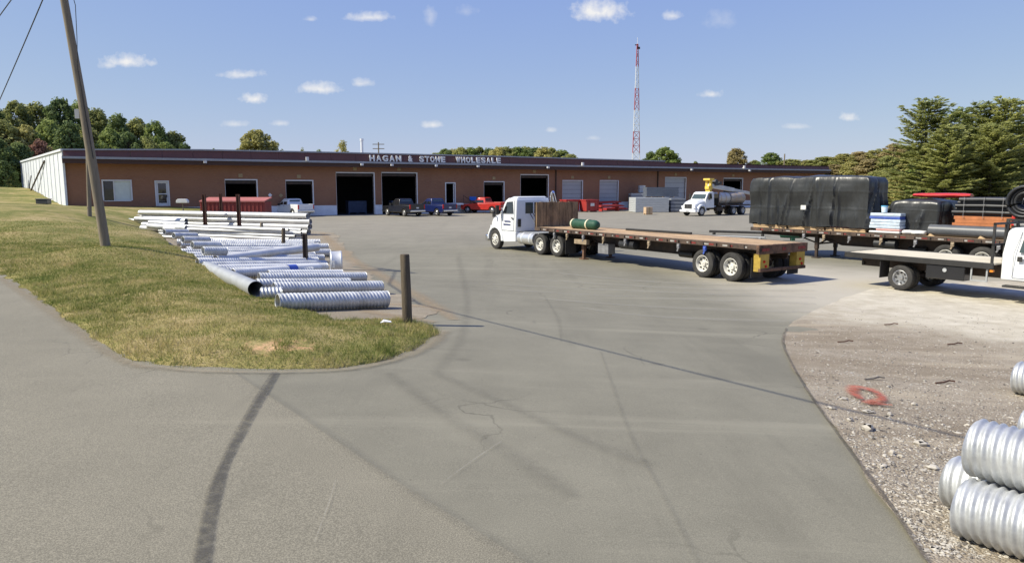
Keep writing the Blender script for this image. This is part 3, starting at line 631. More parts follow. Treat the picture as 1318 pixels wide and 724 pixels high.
# white painted plinth between the ground-level doors
xb = fs(205) - S0
for (x0, x1, z0, z1, kd) in opens:
    if z0 < .2 and kd == 'open':
        if x0 > xb + .3: MB().box(xb, x0 - .02, -.04, .0, ZB, SILL - .03).build('plinth', 'concrete_base', house)
        xb = x1 + .02
MB().box(xb, LEN - .1, -.04, .0, ZB, SILL - .03).build('plinth', 'concrete_base', house)
for (x0, x1, z0, z1, kd) in opens:
    t = .13; mb = MB()
    if kd in ('open', 'closed'): mb.box(x0 - .03, x0, -.015, .2, z0, z1 + t)
    else: mb.box(x0 - t, x0, -.06, .2, z0, z1 + t)
    mb.box(x1, x1 + t, -.06, .34, z0, z1 + t).box(x0, x1, -.06, .2, z1, z1 + t)
    if kd == 'window':
        mb.box(x0, x1, -.08, .2, z0 - .08, z0); xm = x0 + (x1 - x0) * .38; mb.box(xm - .05, xm + .05, -.04, .2, z0, z1)
        fr = mb.build('window', 'white_trim', house)
        MB().box(x0, xm - .05, .1, .13, z0, z1).build('pane', 'glass_black', fr); MB().box(xm + .05, x1, .06, .1, z0, z1).build('pane', 'window_white', fr)
    elif kd == 'glass_door':
        fr = mb.build('door', 'white_trim', house); dd = MB(); e = .16
        dd.box(x0, x0 + e, .05, .1, z0, z1).box(x1 - e, x1, .05, .1, z0, z1).box(x0 + e, x1 - e, .05, .1, z0, z0 + .3).box(x0 + e, x1 - e, .05, .1, z1 - .14, z1).box(x0 + e, x1 - e, .05, .1, (z0 + z1) / 2 - .05, (z0 + z1) / 2 + .05)
        dd.build('door_leaf', 'white_trim', fr); MB().box(x0 + e, x1 - e, .07, .09, z0 + .3, z1 - .14).build('pane', 'glass_dark', fr)
        MB().box(x1 - e - .02, x1 - e + .04, -.03, .05, (z0 + z1) / 2 - .3, (z0 + z1) / 2 - .1).build('handle', 'black_steel', fr)
    elif kd == 'entry':
        fr = mb.build('entrance', 'white_trim', house)
        dd = MB(); dd.box(0, .9, -.05, 0, 0, z1 - z0 - .05); lf = dd.build('door_leaf', 'white_trim', fr); lf.location = (x1 - .03, .05, z0); lf.rotation_euler = (0, 0, R(180 + 62))
        MB().box(x0 - .3, x1 + .6, -1.3, -.06, z0 - .2, z0 - .02).build('landing', 'concrete_base', fr)
        rl = MB()
        for k in range(3): rl.tube((x1 + .6 + k * .9, -1.25, z0 - .2 - k * .55 - .5 * (k > 0)), (x1 + .6 + k * .9, -1.25, z0 + .9 - k * .55), .03)
        rl.tube((x1 + .6, -1.25, z0 + .9), (x1 + 2.4, -1.25, z0 - .2), .03); rl.build('handrail', 'black_steel', fr)
    elif kd == 'closed':
        fr = mb.build('loading_door', 'white_trim', house); n = 5
        for k in range(n): MB().box(x0, x1, .14, .19, z0 + (z1 - z0) * k / n + .012, z0 + (z1 - z0) * (k + 1) / n - .012).build('door_panel', 'dock_grey', fr, bevel=.01)
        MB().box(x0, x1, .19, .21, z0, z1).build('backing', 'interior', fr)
    else:
        fr = mb.build('loading_door', 'white_trim', house)
        MB().box(x0, x1, .16, .5, z1 - .35, z1 - .05).build('rolled_curtain', 'frame_dark', fr)
    if kd in ('open', 'closed') :
        MB().box((x0 + x1) / 2 - .2, (x0 + x1) / 2 + .2, -.06, 0, z1 + .32, z1 + .68).build('number_plate', 'plate_tan', house)
        if z0 > .2:
            for q in (x0 - .02, x1 - .28): MB().box(q, q + .3, -.3, -.045, z0 - .75, z0 - .08).build('dock_bumper', 'rubber', house)
# pallets glimpsed inside the two ground-level doors
for i, (x0, x1, z0, z1, kd) in enumerate([o_ for o_ in opens if o_[2] < 0]):
    c_ = FA + FU * (S0 + (x0 + x1) / 2 + .8) - FN * 2.6
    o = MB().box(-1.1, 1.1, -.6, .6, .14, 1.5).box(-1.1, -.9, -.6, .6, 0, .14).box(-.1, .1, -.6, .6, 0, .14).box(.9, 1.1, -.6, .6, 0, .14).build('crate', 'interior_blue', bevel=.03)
    o.location = (c_.x, c_.y, -.49); o.rotation_euler = (0, 0, math.atan2(FU.y, FU.x)); tag(o, ['dark blue crate inside the tall open doorway nearer the white pickup', 'dark blue crate inside the tall doorway behind the black pickup'][i], 'crate')
# overhanging eave: fascia, soffit, gutter, parapet of maroon panels
OV = 1.0
prof = [(85, .76), (250, 1.02), (420, 1.07), (640, 1.07), (850, .93)]
def par_h(x): return float(np.interp(x, [fs(p) - S0 for p, _ in prof], [h for _, h in prof]))
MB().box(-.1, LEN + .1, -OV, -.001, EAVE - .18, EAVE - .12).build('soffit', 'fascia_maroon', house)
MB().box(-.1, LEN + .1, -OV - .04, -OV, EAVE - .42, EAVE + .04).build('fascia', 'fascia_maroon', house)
gut = MB(); gut.prism([(0, 0), (0, .22), (.03, .22), (.03, .03), (.16, .03), (.16, .22), (.19, .22), (.19, 0)], -.1, LEN + .12)
gut.v = [(p[1], -OV - .24 + p[0], EAVE + .0 + p[2]) for p in gut.v]; gut.build('gutter', 'grey_trim', house)
xs_ = fs(850) - S0; npan = 26
for k in range(npan + 6):
    if k < npan: a, b = xs_ * k / npan, xs_ * (k + 1) / npan; ha, hb = par_h(a), par_h(b)
    else: a, b = xs_ + (LEN - xs_) * (k - npan) / 6, xs_ + (LEN - xs_) * (k - npan + 1) / 6; ha = hb = .74
    e = .012; mb = MB(); y0, y1 = -OV - .02, -OV + .22
    mb.loft([[(a + e, y0, EAVE + .12), (a + e, y0 + .28, EAVE + .12), (a + e, y1 + .28, EAVE + ha), (a + e, y1, EAVE + ha)], [(b - e, y0, EAVE + .12), (b - e, y0 + .28, EAVE + .12), (b - e, y1 + .28, EAVE + hb), (b - e, y1, EAVE + hb)]])
    mb.build('parapet_panel', 'maroon', house)
cap = MB(); n = 30
secs = []
for k in range(n + 1):
    x = xs_ * k / n; h = EAVE + par_h(x); secs.append([(x, -OV + .12, h + .004), (x, -OV + .58, h + .004), (x, -OV + .58, h + .15), (x, -OV + .12, h + .15)])
cap.loft(secs); cap.build('parapet_cap', 'grey_trim', house)
MB().box(xs_ + .01, LEN + .1, -OV + .14, -OV + .55, EAVE + .745, EAVE + .82).build('parapet_cap', 'fascia_maroon', house)
MB().box(-.1, LEN + .1, -OV + .55, DEPTH, EAVE + .12, EAVE + .30).build('roof_deck', 'roof_grey', house)
# floodlights, conduit and downpipes
for i, (px, up) in enumerate([(264, 0), (393, 1), (462, 0), (500, 0), (556, 0), (609, 0), (742, 1), (881, 0), (948, 1), (698, 0), (955, 0)]):
    x = fs(px) - S0; z = EAVE + (.15 if up else -.25); mb = MB(); mb.box(x - .15, x + .15, -OV - .54, -OV - .30, z, z + (.42 if up else .22)).tube((x, -OV - .3, z + .1), (x, -OV - .02, z + .1), .05)
    mb.build('floodlight', 'white_trim', house, bevel=.04)
for px in (846, 715): x = fs(px) - S0; MB().box(x - .06, x + .06, -.16, -.02, .7, EAVE - .2).build('downpipe', 'frame_dark', house)
MB().box(fs(604) - S0, fs(612.5) - S0, -.08, -.03, fz(608, 258), fz(608, 253)).build('wall_sign', 'sign_blue', house)
for px, py, m_ in ((347, 251, 'sign_white'), (361, 251.5, 'plate_tan')):
    x, z = fs(px) - S0, fz(px, py); mb = MB(); mb.lathe([(0, .22), (.03, .22)], (x, -.05, z), (0, 1, 0), 4); mb.build('wall_sign', m_, house)
# lettering on the parapet, one raised letter each
def letter(ch, x0, x1, zb, zt, y):
    cu_ = bpy.data.curves.new('letter', 'FONT'); cu_.body = ch; cu_.size = 1; cu_.extrude = .05; cu_.offset = .045
    t = bpy.data.objects.new('tmp', cu_); col.objects.link(t); dg = bpy.context.evaluated_depsgraph_get()
    me = bpy.data.meshes.new_from_object(t.evaluated_get(dg)); bpy.data.objects.remove(t); bpy.data.curves.remove(cu_)
    vs = [v.co for v in me.vertices]; ax, bx = min(v.x for v in vs), max(v.x for v in vs); az, bz = min(v.y for v in vs), max(v.y for v in vs)
    for v in me.vertices: v.co = Vector((x0 + (v.co.x - ax) / (bx - ax) * (x1 - x0), y - v.co.z, zb + (v.co.y - az) / (bz - az) * (zt - zb)))
    me.name = 'letter'; me.materials.clear(); me.materials.append(MATS['sign_white']); place('letter', me, house)
for word, p0, p1 in (('HAGAN', 472, 514), ('&', 522, 527.6), ('STONE', 535.8, 569.6), ('WHOLESALE', 582, 640)):
    n = len(word)
    for i, ch in enumerate(word):
        a, b = fs(p0 + (p1 - p0) * i / n) - S0, fs(p0 + (p1 - p0) * (i + 1) / n) - S0; g_ = (b - a) * (.0 if n == 1 else .2)
        letter(ch, a + g_ * .5, b - g_ * .5, EAVE + .26, EAVE + .95, -OV - .06)
# end wall of white metal panels, running back up the slope
E1 = at(15, 213, 112.7); c, s_ = FU.x, FU.y
def loc(p): d = Vector((p.x - C0.x, p.y - C0.y)); return Vector((d.x * FU.x + d.y * FU.y, -d.x * FU.y + d.y * FU.x))
e1 = loc(E1); e0 = Vector((-.02, -.3)); npn = 18; du = (e1 - e0) / npn; nrm = Vector((du.y, -du.x)).normalized()
if nrm.x > 0: nrm = -nrm
for k in range(npn):
    a, b = e0 + du * k, e0 + du * (k + 1); g_ = du * .012; zt = EAVE + .72; mb = MB()
    za, zb_ = (bank_z(C0.x + 0, C0.y) - 1.2), zt
    q = [a + g_, a + g_ + (du * .06), a + g_ + du * .06, b - g_]
    mb.loft([[(p.x + n_.x, p.y + n_.y, za) for p, n_ in ((a + g_, nrm * .10), (a + g_ + du * .08, nrm * .10), (a + g_ + du * .10, nrm * .06), (b - g_, nrm * .06), (b - g_, nrm * 0), (a + g_, nrm * 0))],
             [(p.x + n_.x, p.y + n_.y, zb_) for p, n_ in ((a + g_, nrm * .10), (a + g_ + du * .08, nrm * .10), (a + g_ + du * .10, nrm * .06), (b - g_, nrm * .06), (b - g_, nrm * 0), (a + g_, nrm * 0))]])
    mb.build('wall_panel', 'white_metal', house)
mb = MB(); a, b = e0 + nrm * .2 - du * .05, e1 + nrm * .2; a2, b2 = e0 - nrm * .4 - du * .05, e1 - nrm * .4
mb.loft([[(p.x, p.y, z) for p, z in ((a, EAVE + .72), (a2, EAVE + .72), (a2, EAVE + .92), (a, EAVE + .92))], [(p.x, p.y, z) for p, z in ((b, EAVE + .72), (b2, EAVE + .72), (b2, EAVE + .92), (b, EAVE + .92))]]); mb.build('roof_trim', 'white_metal', house)
MB().add([(e0.x, e0.y + .6, EAVE + .6), (LEN * .5, .6, EAVE + .31), (LEN * .5, DEPTH, EAVE + .31), (e1.x, e1.y, EAVE + .6)], [(0, 1, 2, 3)]).build('roof_sheet', 'roof_grey', house)
MB().box(-.12, .06, -.34, -.12, ZB, EAVE + .7).build('corner_trim', 'white_metal', house)
# service mast leaning against the end wall
o = MB(); m0, m1 = at(38, 249, 88), at(57, 208, 77); m1 = at(57, 207, 79); o.tube(m0, m1, .09, n=8); o.tube(at(40, 226, 88), at(37, 247, 90), .05)
tag(o.build('leaning_mast', 'bark'), 'dark pole leaning against the white metal end wall', 'pole')
u = gp(55, 257); bx = MB(); q = at(56, 258, 70); zz = bank_z(q.x, q.y); bx.box(-.55, .55, -.35, .35, 0, .45).box(-.6, .6, -.4, .4, .45, .52)
o = bx.build('utility_box', 'plastic_dark', bevel=.03); o.location = (q.x, q.y, zz); tag(o, 'low dark utility box at the foot of the white end wall', 'box')
# stack and poles beyond the roof
o = MB(); p = at(466, 196, 104); o.tube((p.x, p.y, EAVE + .2), (p.x, p.y, at(466, 181, 104).z), .2).tube((p.x, p.y, at(466, 181, 104).z - .05), (p.x, p.y, at(466, 178.5, 104).z), .26)
tag(o.build('vent_stack', 'white_trim'), 'pale vent stack with a dark cap rising from the warehouse roof', 'vent stack')
def far_pole(px, pyt, y, label, arms=1):
    p = at(px, pyt, y); zb = land(p.x, p.y); r_ = thing('utility_pole', label, 'utility pole', (p.x, p.y, zb)); h = p.z - zb
    MB().tube((0, 0, -.3), (0, 0, h), .17, .12).build('pole', 'pole_wood', r_)
    for k in range(arms): MB().box(-1.2, 1.2, -.06, .06, h - .5 - k * .9, h - .35 - k * .9).build('crossarm', 'pole_wood', r_)
far_pole(487, 183, 150, 'distant wooden utility pole with crossarms above the warehouse roof', 2); far_pole(1010, 198, 150, 'distant bare pole above the right end of the warehouse', 0)

# ------------------------------------------------------------------ radio tower
TY = 250.; tb = at(817, 212, TY); tzb = land(tb.x, tb.y); tower = thing('radio_tower', 'tall red and white lattice radio tower beyond the warehouse', 'radio tower', (tb.x, tb.y, tzb))
lev = [(212, .0), (197, 0), (169.5, 0), (142, 0), (114, 0), (86, 0), (57, 0)]; cols = ['tower_white', 'tower_red', 'tower_white', 'tower_red', 'tower_white', 'tower_red']
zt_ = at(817, 57, TY).z - tzb
def tw(z): return .25 + 1.75 * (1 - z / zt_)
for i in range(6):
    za = 0 if i == 0 else at(817, lev[i][0], TY).z - tzb; zb_ = at(817, lev[i + 1][0], TY).z - tzb; mb = MB(); nb = max(2, int((zb_ - za) / 2.2))
    L3 = lambda z, k: Vector((math.cos(R(90 + 120 * k + 20)) * tw(z), math.sin(R(90 + 120 * k + 20)) * tw(z), z))
    for k in range(3):
        mb.tube(L3(za, k), L3(zb_, k), .13, n=5)
        for j in range(nb):
            z0, z1 = za + (zb_ - za) * j / nb, za + (zb_ - za) * (j + 1) / nb
            mb.tube(L3(z0, k), L3(z1, (k + 1) % 3), .055, n=4).tube(L3(z1, k), L3(z1, (k + 1) % 3), .05, n=4).tube(L3(z0, (k + 1) % 3), L3(z1, k), .055, n=4)
    mb.build('tower_section', cols[i], tower)
MB().tube((0, 0, zt_), (0, 0, zt_ + 2.2), .06, n=6).build('antenna', 'tower_white', tower); MB().box(-.1, .9, -.2, .2, zt_ - 1.6, zt_ - .9).box(-.8, .1, -.2, .2, zt_ - .4, zt_ - .1).build('equipment', 'black_steel', tower)

# ------------------------------------------------------------------ near poles, posts and wires
pb = at(137, 315, 25.5); pb.z = bank_surface(pb.x, pb.y); pt0 = at(82, 0, 25.2); pdir = (pt0 - pb); ptop = pb + pdir * 1.22
up = thing('leaning_pole', 'tall wooden utility pole leaning left on the grass bank', 'utility pole', tuple(pb)); tv = ptop - pb
MB().path([Vector((0, 0, -.4)), tv * .25, tv * .5 + Vector((.03, 0, 0)), tv * .75 + Vector((.02, 0, 0)), tv], .165, 14, r2=.115).build('pole', 'pole_wood', up, smooth=50)
mb = MB(); mb.box(-1.1, 1.1, -.06, .06, -.06, .06, Matrix.Translation(tv * .97) @ Matrix.Rotation(R(-40), 4, 'Z')); mb.build('crossarm', 'pole_wood', up)
g0 = tv * .52; MB().path([tv * .95 + Vector((.25, -.1, 0)), tv * .8 + Vector((.42, -.1, 0)), tv * .70 + Vector((.30, -.12, 0)), tv * .6 + Vector((.14, -.12, 0)), tv * .3 + Vector((.13, -.1, 0))], .012, 5).build('drop_cable', 'wire', up)
MB().box(-.28, -.12, -.05, .05, -.2, .12, Matrix.Translation(tv * .455)).build('bracket', 'grey_paint', up)
p2 = at(115, 278, 47); p2.z = bank_surface(p2.x, p2.y); t2 = at(112, 172, 47)
sp = thing('slim_pole', 'slimmer wooden pole behind the leaning utility pole', 'utility pole', tuple(p2)); MB().tube((0, 0, -.4), t2 - p2, .14, .11, n=10).build('pole', 'pole_wood', sp)
MB().tube((t2 - p2) * .97, (t2 - p2) * 1.05, .05).build('pole_cap', 'grey_paint', sp)
def cable(name, a, b, sag, r, label):
    pts = [a.lerp(b, t) - Vector((0, 0, sag * 4 * t * (1 - t))) for t in [i / 24 for i in range(25)]]
    tag(MB().path(pts, r, 5).build(name, 'wire'), label, 'wire')
cable('overhead_wire', ptop, at(-150, 285, 95) + Vector((0, 0, 6)), .2, .022, 'upper overhead wire running from the leaning pole off to the left')
cable('overhead_wire', pb + tv * .93, at(-60, 255, 60), .25, .022, 'lower overhead wire dropping left from the leaning pole')
def post(px, pyt, py_b, w, mat, label, square=False, lean=0., z_of=None):
    p = gp(px, py_b); 
    if z_of: p.z = z_of(p.x, p.y)
    t = at(px + lean, pyt, p.y); h = t.z - p.z; mb = MB()
    if square: mb.box(-w / 2, w / 2, -w * .1, w * .1, -.3, h).box(-w / 2, -w * .3, -w / 2, w / 2, -.3, h).box(w * .3, w / 2, -w / 2, w / 2, -.3, h)
    else:
        n = 12; secs = []
        for z, k in ((-.3, 1.03), (h * .3, 1.0), (h * .7, .97), (h - .03, .95), (h, .86)):
            secs.append([((t.x - p.x) * max(0, z) / h + math.cos(6.283 * i / n) * w / 2 * k * (1 + .06 * noise.noise((i, z, px))), math.sin(6.283 * i / n) * w / 2 * k * (1 + .06 * noise.noise((i, z, px + 9))), z) for i in range(n)])
        mb.loft(secs)
    o = mb.build('wooden_post' if not square else 'steel_post', mat, smooth=None if square else 55); o.location = p
    tag(o, label, 'post'); return o
post(524.5, 327, 418, .2, 'post_wood', 'short round wooden post standing alone at the corner of the grass', lean=-3.5)
post(265, 250, 300.5, .22, 'rust', 'rusty steel post among the rear pipes, left of its neighbour', True)
post(309, 250, 308, .20, 'rust', 'tall rusty steel post standing in front of the bright thin pipes', True)
post(285.7, 249, 289, .2, 'rust', 'rusty steel post behind the rear pipe stack, against the red container', True)
post(336.6, 286, 312, .2, 'pole_wood', 'stubby pale wooden post holding the bright thin pipes')
post(364.8, 293.5, 322.5, .2, 'post_wood', 'stubby brown post behind the slanting pipe')
post(393.7, 300.5, 343, .16, 'frame_dark', 'dark brown post in front of the slanting pipe', True)
# the wire whose shadow crosses the driveway
sh = lambda px, py, h: (lambda q: Vector((q.x - SUN_TRAVEL.x * h / math.tan(SUN_EL), q.y - SUN_TRAVEL.y * h / math.tan(SUN_EL), q.z + h)))(gp(px, py))
wa, wb = sh(590, 404, 7.6), sh(1045, 517, 7.6); dw = (wb - wa); 
tag(MB().path([pb + tv * .97, (pb + tv * .97).lerp(wa - dw * .2, .5) - Vector((0, 0, .5)), wa - dw * .2, wa, wb, wb + dw, wb + dw * 4 + Vector((0, 0, .8))], .024, 5).build('overhead_wire', 'wire'), 'overhead wire crossing above the driveway from the leaning pole', 'wire')

# ------------------------------------------------------------------ corrugated steel pipes
def pipe_mesh(L, r, pitch=.068, amp=None, n=28, per=4, wall_=.006, starts=2):
    """helically corrugated, open-ended pipe along +x, resting on z = 0"""
    amp = .0105 if amp is None else amp
    m = max(6, int(L / pitch * per)); vs, fs_ = [], []
    for side, rr in ((0, r), (1, r - 2 * amp - wall_)):
        for j in range(m + 1):
            x = L * j / m
            for i in range(n):
                t = 2 * math.pi * i / n
                q = rr - amp + amp * math.cos(2 * math.pi * x / pitch - starts * t) if side == 0 else rr
                vs.append((x, math.cos(t) * q, r + math.sin(t) * q))
    for side in (0, 1):
        b = side * (m + 1) * n
        for j in range(m):
            for i in range(n):
                f = (b + j * n + i, b + j * n + (i + 1) % n, b + (j + 1) * n + (i + 1) % n, b + (j + 1) * n + i); fs_.append(f if side == 0 else f[::-1])
    b = (m + 1) * n
    for j in (0, m):
        for i in range(n): fs_.append((j * n + i, b + j * n + i, b + j * n + (i + 1) % n, j * n + (i + 1) % n))
    return MB().add(vs, fs_)
def pipe(a, b, r, mat, label, group=None, **kw):
    """a pipe from point a to point b (points on its lowest line)"""
    d = b - a; o = pipe_mesh(d.length, r, **kw).build('corrugated_pipe', mat, smooth=120)
    o.location = a; x = d.normalized(); y = Vector((0, 0, 1)).cross(x).normalized(); z = x.cross(y)
    o.rotation_euler = Matrix((x, y, z)).transposed().to_euler(); tag(o, label, 'pipe', group); return o
near = dict(n=36, per=6)
def gpz(px, py, off=.03): p = gp(px, py); p.z = gravel_z(p.x, p.y) + off; return p
# stack at the right edge
fa, fb_ = gpz(1237, 690, 0), gpz(1312, 717, 0); ax = (fb_ - fa); ax.z = 0; ax.normalize(); side = Vector((ax.y, -ax.x, 0))
if side.x < 0: side = -side
PR = .235
PN = lambda p, L: p + ax * L
A = fa.copy(); A.z = gravel_z(A.x, A.y)
B = A + side * (PR * 2.02) - ax * .14; B2 = A - side * -0
Lp = 3.0
pipe(A, PN(A, Lp), PR, 'galv', 'big corrugated pipe lying lowest at the front of the right-hand stack', **near)
Bk = A + side * PR * 2.04 - ax * .30; pipe(Bk, PN(Bk, Lp), PR * .95, 'galv', 'corrugated pipe on the ground behind the lowest front pipe', **near)
Tp = A + side * PR * 1.02 + Vector((0, 0, PR * 1.76)) - ax * .05; pipe(Tp, PN(Tp, Lp), PR, 'galv', 'corrugated pipe resting on top of the right-hand stack', **near)
q = gpz(1307, 507, 0); pipe(q, q + ax * 3, .25, 'galv', 'corrugated pipe farther back, its end just showing at the right edge', **near)
q = gpz(1316, 568, 0); pipe(q, q + ax * 3, .2, 'galv', 'corrugated pipe half hidden between the stack and the farther pipe', **near)
# yard of pipes beside the bank
def gpipe(x0, y0, x1, y1, r, mat, label, lift=0., group=None, **kw):
    a, b = gp(x0, y0), gp(x1, y1); a.z += .02 + lift; b.z += .02 + (lift if not isinstance(lift, tuple) else 0); return pipe(a, b, r, mat, label, group, **kw)
mid = dict(n=24, per=5, pitch=.085, amp=.012); ORD5 = ['first', 'second', 'third', 'fourth', 'fifth']
gpipe(357, 402, 498, 396.5, .205, 'galv', 'corrugated pipe in front of all others beside the grass bank', **mid)
gpipe(352, 381, 491, 378, .18, 'galv', 'corrugated pipe just behind the frontmost one', **mid)
gpipe(330, 374, 450, 372, .16, 'galv', 'corrugated pipe under the second row near the bank', **mid)
gpipe(333, 366, 470, 364, .17, 'galv', 'corrugated pipe in the third row from the front', **mid)
gpipe(345, 360, 440, 358.5, .15, 'galv_bright', 'short bright corrugated pipe behind the third row', **mid)
rows = [(272, 359, 402, 357, .18, 'galv'), (281, 355, 420, 351.5, .18, 'galv_bright'), (262, 350, 419, 346.5, .17, 'galv'), (254, 345, 408, 342.5, .18, 'galv_bright'), (250, 340, 416, 338.5, .18, 'galv'), (240, 336, 404, 334.5, .18, 'galv_bright'), (233, 332, 424, 331, .19, 'galv'), (240, 328, 398, 327, .18, 'galv_bright'), (248, 324, 422, 323.3, .20, 'galv'), (233, 320.5, 404, 319.8, .19, 'galv'), (228, 317, 412, 316.6, .19, 'galv_bright')]
for i, (x0, y0, x1, y1, r_, m_) in enumerate(rows):
    gpipe(x0, y0, x1, y1, r_, m_, 'corrugated pipe in the middle of the yard, %s row behind the blue-banded pipe' % 'first second third fourth fifth sixth seventh eighth ninth tenth eleventh'.split()[i], **mid)
for i, (x, y, w_) in enumerate([(212, 312, 30), (224, 318, 30), (236, 325, 34), (248, 334, 36), (262, 344, 30)]):
    a, b = gp(x, y), gp(x + w_, y - .3); a.z += .42; b.z += .42; pipe(a, b, .17, 'galv', 'short corrugated pipe lying over the left ends, %s from the back' % ORD5[i], **mid)
a, b = gp(284, 343), gp(410, 335); a.z += .36; b.z += .42; a = at(278, 340.5, a.y); b = at(409, 323, b.y - .4); pipe(a, b, .18, 'galv_bright', 'long slanting pipe lying across the other pipes', **mid)
a, b = gp(300, 361), gp(411, 356); a = at(300, 358.5, a.y); b = at(411, 350.5, b.y); o = pipe(a, b, .16, 'galv_bright', 'slanting pipe wrapped with a blue band', **mid)
bl = MB(); L = (b - a).length; bl.lathe([(L * .60, .169), (L * .70, .169)], (0, 0, .16), (1, 0, 0), 24, True); bl.build('band', 'strap_blue', o)
a, b = gp(268, 353), gp(330, 383.5); a.z += .03; b.z += .03; o = pipe(a, b, .2, 'galv_dull', 'smooth dull grey pipe with its open end toward the camera', n=28, amp=.0005, per=2)
for t in (.33, .68): x = (b - a).length * t; bl = MB(); bl.lathe([(x, .201), (x + .01, .206), (x + .05, .206), (x + .06, .201)], (0, 0, .2), (1, 0, 0), 28, True); bl.build('joint_band', 'galv_dull', o, smooth=40)
for i, (x, y) in enumerate([(336, 388)]):
    a = gp(x, y); a.z += .02 + .3 * 0; pipe(a, a + Vector((.5, .12, 0)), .17, 'galv', ['short pipe offcut with its end showing beside the open grey pipe', 'short pipe offcut between the grey pipe and the frontmost pipe'][i], **mid)
# thin bright pipes, stacked
for k in range(5):
    for j in range(3):
        z = k * .175 + .02; a = at(205 + 6 * ((k * 7 + j * 3) % 5), 300, 46.2 + j * .19 - 2.0); b = at(388 - 8 * ((k * 5 + j) % 3), 300, 43.4 + j * .19 - 2.0)
        a.z = gz(a.x, a.y) + z; b.z = gz(b.x, b.y) + z
        pipe(a, b, .088, 'galv_bright', 'thin bright pipe in the stack held by the stubby pale post', 'thin bright pipes in one stack', n=12, per=1, amp=.002, pitch=.2)
names = ['lowest', 'second', 'third', 'topmost']
for k in range(4):
    for j in range(2):
        z = k * .37 + .02; a = at(176 + 5 * ((k * 3 + j * 2) % 4), 290, 54.8 + j * .39 - .8); b = at(396 + 2 * ((k + j) % 3), 290, 49.6 + j * .39 - .8)
        a.z = gz(a.x, a.y) + z + .1 * 0; b.z = gz(b.x, b.y) + z
        pipe(a, b, .185, 'galv_bright', names[k] + ' thick pipe in the ' + ('front' if j == 0 else 'back') + ' column of the rear stack', 'thick pipes in the rear stack', n=20, per=2, amp=.008, pitch=.14)
for k in range(6):    # ends standing out at the left, over the bank
    a = at(166 + 5 * (k % 4) + k * 4, 290, 50.5 - k * 1.1); b = at(240, 290, 49.2 - k * 1.1); z = .62 - .07 * k + (k % 2) * .25
    a.z = gz(a.x, a.y) + max(.02, z); b.z = gz(b.x, b.y) + max(.02, z)
    pipe(a, b, .18, 'galv', 'thick pipe end jutting out over the grass bank, %s from the back' % (ORD5 + ['sixth'])[k], 'pipe ends over the bank', n=20, per=2, amp=.008, pitch=.14)
p = gp(433, 353.5); mb = MB(); r_ = .41
mb.lathe([(-.2, r_), (-.16, r_ + .015), (-.12, r_), (.12, r_), (.16, r_ + .015), (.2, r_), (.2, r_ - .012), (-.2, r_ - .012), (-.2, r_)], (0, 0, r_ + .02), Vector((.96, .28, 0)), 32, True); mb.box(-.06, .06, -.44, -.40, .3, .55)
o = mb.build('pipe_coupling', 'galv_bright', smooth=40); o.location = p; tag(o, 'short wide steel coupling ring standing on edge beside the pipes', 'pipe coupling')

# ------------------------------------------------------------------ vehicles
def wheel(root, x, y, R_, w, out, rim='rim_white', dish='in', name='wheel'):
    """tyre (a part) with its rim (a sub-part); out = +1/-1 is the side that shows"""
    h = w / 2; mb = MB(); s = out
    pr = [(-h * .85, R_ * .60), (-h, R_ * .66), (-h, R_ * .86), (-h * .82, R_ * .965), (-h * .55, R_), (-.1 * h, R_), (-.08 * h, R_ * .975), (.08 * h, R_ * .975), (.1 * h, R_), (h * .55, R_), (h * .82, R_ * .965), (h, R_ * .86), (h, R_ * .66), (h * .85, R_ * .60), (-h * .85, R_ * .6)]
    mb.lathe(pr, (x, y, R_), (0, 1, 0), 30, True); t = mb.build(name, 'rubber', root, smooth=38)
    k = -1 if dish == 'in' else 1
    pr = [(h * .92, R_ * .60), (h * .96, R_ * .57), (h * .75, R_ * .53), (h * (.75 + k * .55) if k < 0 else h * .95, R_ * .47), (h * (.1 if k < 0 else .98), R_ * .30), (h * (.1 if k < 0 else 1.05), R_ * .22), (h * (.55 if k < 0 else 1.3), R_ * .17), (h * (.6 if k < 0 else 1.35), R_ * .02)]
    rb = MB(); rb.lathe([(a * s, b) for a, b in pr], (x, y, R_), (0, 1, 0), 24, True); ro = rb.build('rim', rim, t, smooth=45)
    hb = MB()
    for i in range(8):
        a = i * math.pi / 4; yy = h * (.30 if k < 0 else .99) * s; c_ = Vector((x + math.cos(a) * R_ * .385, y + yy, R_ + math.sin(a) * R_ * .385)); hb.lathe([(-.03, R_ * .055), (.022, R_ * .055)], c_, (0, s, 0), 8)
    hb.build('hand_hole', 'black_steel', t); return t
def glass(root, pts, m_='glass_dark', name='window', th=.02, frame=None):
    """a pane given by its corner points"""
    P = [Vector(p) for p in pts]; n = (P[1] - P[0]).cross(P[2] - P[0]).normalized() * th
    mb = MB(); k = len(P); mb.add(P + [p - n for p in P], [tuple(range(k)), tuple(range(2 * k - 1, k - 1, -1))] + [(i, i + k, (i + 1) % k + k, (i + 1) % k) for i in range(k)])
    return mb.build(name, m_, root)
def shell(secs, name, mat, root, bevel=.03, seg=3, smooth=40): return MB().loft(secs).build(name, mat, root, bevel=bevel, seg=seg, smooth=smooth)

